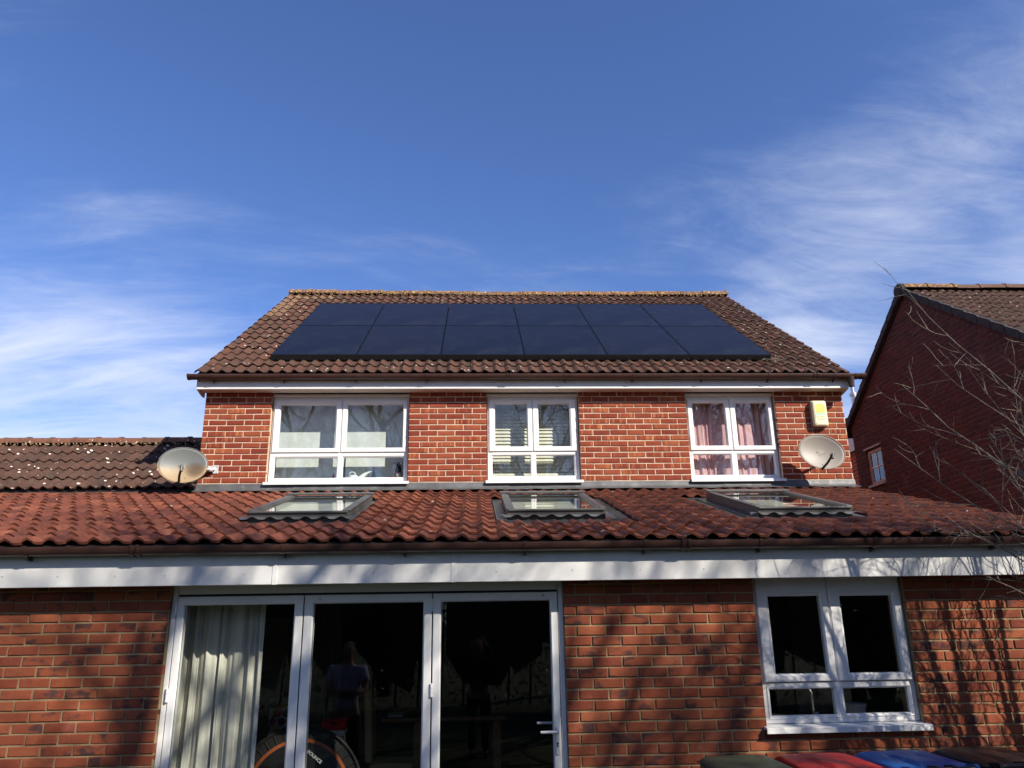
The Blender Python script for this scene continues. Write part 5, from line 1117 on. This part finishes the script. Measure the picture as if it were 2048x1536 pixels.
for (x, y, top, rad, sd, lab) in ((6.7, -2.0, 9.5, 1.1, 5, 'slim evergreen tree behind the camera shading the left door'), (10.0, -2.9, 10.3, 1.5, 6, 'broad evergreen tree behind the camera shading the wall beside the window')):
    rg = random.Random(sd); e = empty('evergreen_tree', (x, y, GZ)); tag(e, lab, 'tree', 'evergreen trees behind the camera')
    b = MB(); b.tube([(x, y, GZ), (x + .1, y, top * .5), (x, y + .1, top * .93)], [.14, .09, .02], 8, False)
    cl_ = []
    for k in range(34):
        h = top * (.25 + .72 * rg.random()); rr = rad * (1.02 - (h / top) ** 2.2 * .8) * math.sqrt(rg.random()); an = rg.uniform(0, 6.28); c = Vector((x + rr * math.cos(an), y + rr * math.sin(an), h)); cl_.append((c, rg.uniform(.25, .5)))
        b.tube([(x, y, h - .5), c], [.03, .008], 5, False)
    b.build('trunk', 'bark', e, smooth='all')
    def ef():
        c, q = rg.choice(cl_); return c + Vector((rg.gauss(0, q), rg.gauss(0, q), rg.gauss(0, q * .7)))
    b = MB(); leaf_mass(b, 3000, ef, .07, rg); tag(b.build('crown', 'evergreen_leaf', e, fix=False), kind='stuff')
# evergreen hedge far behind the camera (dark reflection in the doors)
rg = random.Random(12); hg = empty('laurel_hedge', (0, -7.6, GZ)); tag(hg, 'tall dark evergreen hedge reflected at the bottom of the glass doors', 'hedge')
def hf():
    x = rg.uniform(-16, 16); top = 5.0 + .6 * math.sin(x * .9) + .35 * math.sin(x * 2.3 + 1); return Vector((x, -7.6 + rg.gauss(0, .45), GZ + top * (1 - rg.random() ** 1.6)))
b = MB(); leaf_mass(b, 46000, hf, .065, rg); tag(b.build('foliage', 'evergreen_leaf', hg, fix=False), kind='stuff')
b = MB()
for k in range(60): x = -16 + k * .54; b.tube([(x, -7.6, GZ), (x + .1, -7.6, GZ + 3.4)], [.03, .015], 5, False)
tag(b.build('stems', 'bark', hg), kind='stuff')
b = MB()
for k in range(40):
    x = -16 + k * .8; b.hull([Vector((x + .4, -7.6, GZ + 2.3)) + Vector((rg.gauss(0, .35), rg.gauss(0, .14), rg.gauss(0, 1.0))) for _ in range(26)])
tag(b.build('added_dark_core', 'evergreen_leaf', hg), kind='stuff')  # solid lumps added to close leaf gaps and darken the door reflection
# little shrub whose top shows in the bottom left corner
rg = random.Random(4); sb = empty('low_shrub', (-3.28, 5.75, GZ)); tag(sb, 'small green leafy shrub at the bottom left against the brick wall', 'shrub')
b = MB(); leaf_mass(b, 900, lambda: Vector((-3.30 + rg.gauss(0, .10), 5.72 + rg.gauss(0, .10), GZ + .05 + .96 * rg.random() ** .7)), .022, rg); tag(b.build('foliage', 'shrub_leaf', sb, fix=False), kind='stuff')
b = MB()
for k in range(6): b.tube([(-3.30, 5.72, GZ), (-3.30 + rg.uniform(-.12, .12), 5.72 + rg.uniform(-.1, .1), GZ + .9)], [.008, .003], 5, False)
b.build('stem', 'twig', sb)

# =================================================================== people (seen reflected in the doors)
def skin_obj(name, mat, parent, verts, edges, radii, org, sub=2):
    me = bpy.data.meshes.new(name); o3 = Vector(org); me.from_pydata([tuple(Vector(v) - o3) for v in verts], edges, []); me.materials.append(MAT[mat])
    o = link(name, me, org, parent); o.modifiers.new('skin', 'SKIN'); m_ = o.modifiers.new('sub', 'SUBSURF'); m_.levels = sub; m_.render_levels = sub
    for i, r_ in enumerate(radii): me.skin_vertices[0].data[i].radius = r_ if isinstance(r_, tuple) else (r_, r_); me.skin_vertices[0].data[i].use_root = (i == 0)
    return o
def chain(base, pts, verts, edges, radii):
    prev = base
    for p, r_ in pts: verts.append(p); radii.append(r_); edges.append((prev, len(verts) - 1)); prev = len(verts) - 1
    return prev
def make_person(loc, H, facing, arms, label, shirt, hairmat, long_hair=False, sleeves=True):
    """facing = yaw; local +Y is forward. arms = {side: [shoulder.. elbow.. wrist]} in local coordinates (fractions of H)"""
    e = empty('person', loc); tag(e, label, 'person'); c, s = math.cos(facing), math.sin(facing)
    def W(x, y, z): return (loc[0] + (x * c - y * s) * H, loc[1] + (x * s + y * c) * H, loc[2] + z * H)
    v, ed, r_ = [W(0, 0, .53)], [], [(.082 * H, .062 * H)]
    chest = chain(0, [(W(0, .0, .60), (.078 * H, .058 * H)), (W(0, 0, .68), (.088 * H, .062 * H)), (W(0, -.005, .765), (.092 * H, .058 * H)), (W(0, -.005, .815), (.060 * H, .045 * H))], v, ed, r_)
    chain(chest, [(W(0, 0, .86), .033 * H), (W(0, .012, .895), (.042 * H, .048 * H)), (W(0, .012, .94), (.046 * H, .056 * H)), (W(0, .006, .975), (.040 * H, .048 * H))], v, ed, r_)
    hd = len(v) - 2; chain(hd, [(W(0, .062, .925), .011 * H), (W(0, .072, .918), .006 * H)], v, ed, r_)
    for sx in (-1, 1):
        chain(0, [(W(sx * .055, 0, .47), .054 * H), (W(sx * .058, .005, .37), .045 * H), (W(sx * .06, .01, .285), .034 * H), (W(sx * .06, 0, .20), .032 * H), (W(sx * .06, -.005, .06), .020 * H), (W(sx * .062, .01, .022), .022 * H), (W(sx * .066, .075, .014), .018 * H)], v, ed, r_)
        ar_ = arms[sx]; w_end = chain(chest - 1, [(W(sx * .105, -.005, .79), .040 * H)] + [(W(*p), q * H) for p, q in zip(ar_, (.030, .026, .024, .019, .016))], v, ed, r_)
        a_, b_ = Vector(W(*ar_[-2])), Vector(W(*ar_[-1])); d = (b_ - a_).normalized(); side = d.cross(Vector((0, 0, 1))).normalized(); upv = side.cross(d)
        palm = chain(w_end, [(tuple(b_ + d * .035 * H), (.022 * H, .012 * H))], v, ed, r_)
        for k, L in enumerate((.036, .042, .040, .032)):
            off = side * (k - 1.5) * .0115 * H; chain(palm, [(tuple(b_ + d * .052 * H + off), .0055 * H), (tuple(b_ + d * (.052 + L * .5) * H + off - upv * .006 * H), .0050 * H), (tuple(b_ + d * (.052 + L * .85) * H + off - upv * .020 * H), .0042 * H)], v, ed, r_)
        chain(w_end, [(tuple(b_ + d * .018 * H - side * sx * .022 * H + upv * .006 * H), .0065 * H), (tuple(b_ + d * .038 * H - side * sx * .034 * H + upv * .010 * H), .0055 * H)], v, ed, r_)
    skin_obj('body', 'skin', e, v, ed, r_, loc)
    v, ed, r_ = [W(0, 0, .50)], [], [(.092 * H, .074 * H)]
    ch_ = chain(0, [(W(0, 0, .58), (.090 * H, .072 * H)), (W(0, .0, .67), (.098 * H, .074 * H)), (W(0, -.005, .765), (.103 * H, .070 * H)), (W(0, -.006, .822), (.062 * H, .052 * H))], v, ed, r_)
    for sx in (-1, 1):
        q0, q1 = Vector(arms[sx][0]), Vector(arms[sx][1]); mid = tuple(q0 if sleeves else q1); pts = [(W(sx * .108, -.005, .79), .050 * H), (W(*arms[sx][0]), .043 * H)]
        if not sleeves: pts += [(W(*arms[sx][1]), .035 * H), (W(*arms[sx][2]), .031 * H), (W(*arms[sx][3]), .026 * H)]
        chain(ch_ - 1, pts, v, ed, r_)
    skin_obj('shirt', shirt, e, v, ed, r_, loc)
    v, ed, r_ = [W(0, 0, .535)], [], [(.090 * H, .070 * H)]
    for sx in (-1, 1): chain(0, [(W(sx * .056, 0, .47), .064 * H), (W(sx * .060, .005, .37), .053 * H), (W(sx * .062, .008, .285), .043 * H), (W(sx * .062, 0, .18), .041 * H), (W(sx * .062, -.003, .045), .036 * H)], v, ed, r_)
    skin_obj('trousers', 'trousers_dark', e, v, ed, r_, loc)
    for sx in (-1, 1): skin_obj('shoe', 'shoe', e, [W(sx * .062, -.03, .022), W(sx * .064, .03, .020), W(sx * .068, .085, .015)], [(0, 1), (1, 2)], [.024 * H, .025 * H, .018 * H], loc)
    hv = [(W(0, -.016, .955), (.050 * H, .052 * H)), (W(0, -.004, .985), (.040 * H, .046 * H))]
    v, ed, r_ = [W(0, -.034, .90)], [], [(.040 * H, .026 * H)]; chain(0, hv, v, ed, r_)
    if long_hair:
        for sx in (-1, 1): chain(0, [(W(sx * .045, -.005, .88), .020 * H), (W(sx * .050, .012, .80), .018 * H)], v, ed, r_)
    skin_obj('hair', hairmat, e, v, ed, r_, loc)
    for sx in (-1, 1):
        b = MB(); b.lathe([(0, -.006 * H), (.0045 * H, -.003 * H), (.0055 * H, 0), (.0045 * H, .003 * H), (0, .006 * H)], W(sx * .018, .064, .940), 10); b.build('eye', 'gnome_black', e, smooth=True)
        b = MB(); b.lathe([(.001, 0), (.012 * H, .002 * H), (.014 * H, .006 * H), (.006 * H, .009 * H), (0, .009 * H)], W(sx * .046, .005, .93), 10, (sx * c, sx * s, 0)); b.build('ear', 'skin', e, smooth=True)
    b = MB(); b.hull([Vector(W(x, y, z)) for x, y, z in ((-.014, .060, .899), (.014, .060, .899), (0, .066, .902), (0, .066, .896))]); b.build('mouth', 'pink_cloth', e)
    return e
crossed = {1: [(.125, .012, .70), (.135, .03, .655), (.09, .085, .645), (.0, .105, .652), (-.055, .10, .660)], -1: [(-.125, .012, .70), (-.135, .03, .645), (-.09, .082, .632), (.0, .088, .634), (.05, .092, .640)]}
make_person((-1.62, 1.9, GZ), 1.73, 0.0, crossed, 'person in pale blue T-shirt and dark trousers with folded arms, reflected in the door', 'shirt_blue', 'hair_grey')
raised = {1: [(.15, .035, .74), (.165, .07, .74), (.13, .12, .82), (.07, .155, .93), (.048, .165, .975)], -1: [(-.15, .035, .74), (-.165, .07, .74), (-.13, .12, .82), (-.07, .155, .93), (-.048, .165, .975)]}
make_person((0.02, -.42, GZ), 1.70, 0.0, raised, 'person in dark top holding a phone up, faintly reflected in the right-hand door', 'top_dark', 'hair_dark', True, sleeves=False)
ph_ = empty('phone', (0, -.06, 1.80)); tag(ph_, 'black phone held up by the reflected photographer', 'phone')
b = MB(); b.cbox(-.075, .075, -.068, -.060, 1.768, 1.838, .003); b.build('case', 'black_plastic', ph_)
b = MB(); b.cbox(.028, .060, -.0598, -.057, 1.80, 1.832, .001); b.build('lens_block', 'dark_gap', ph_)
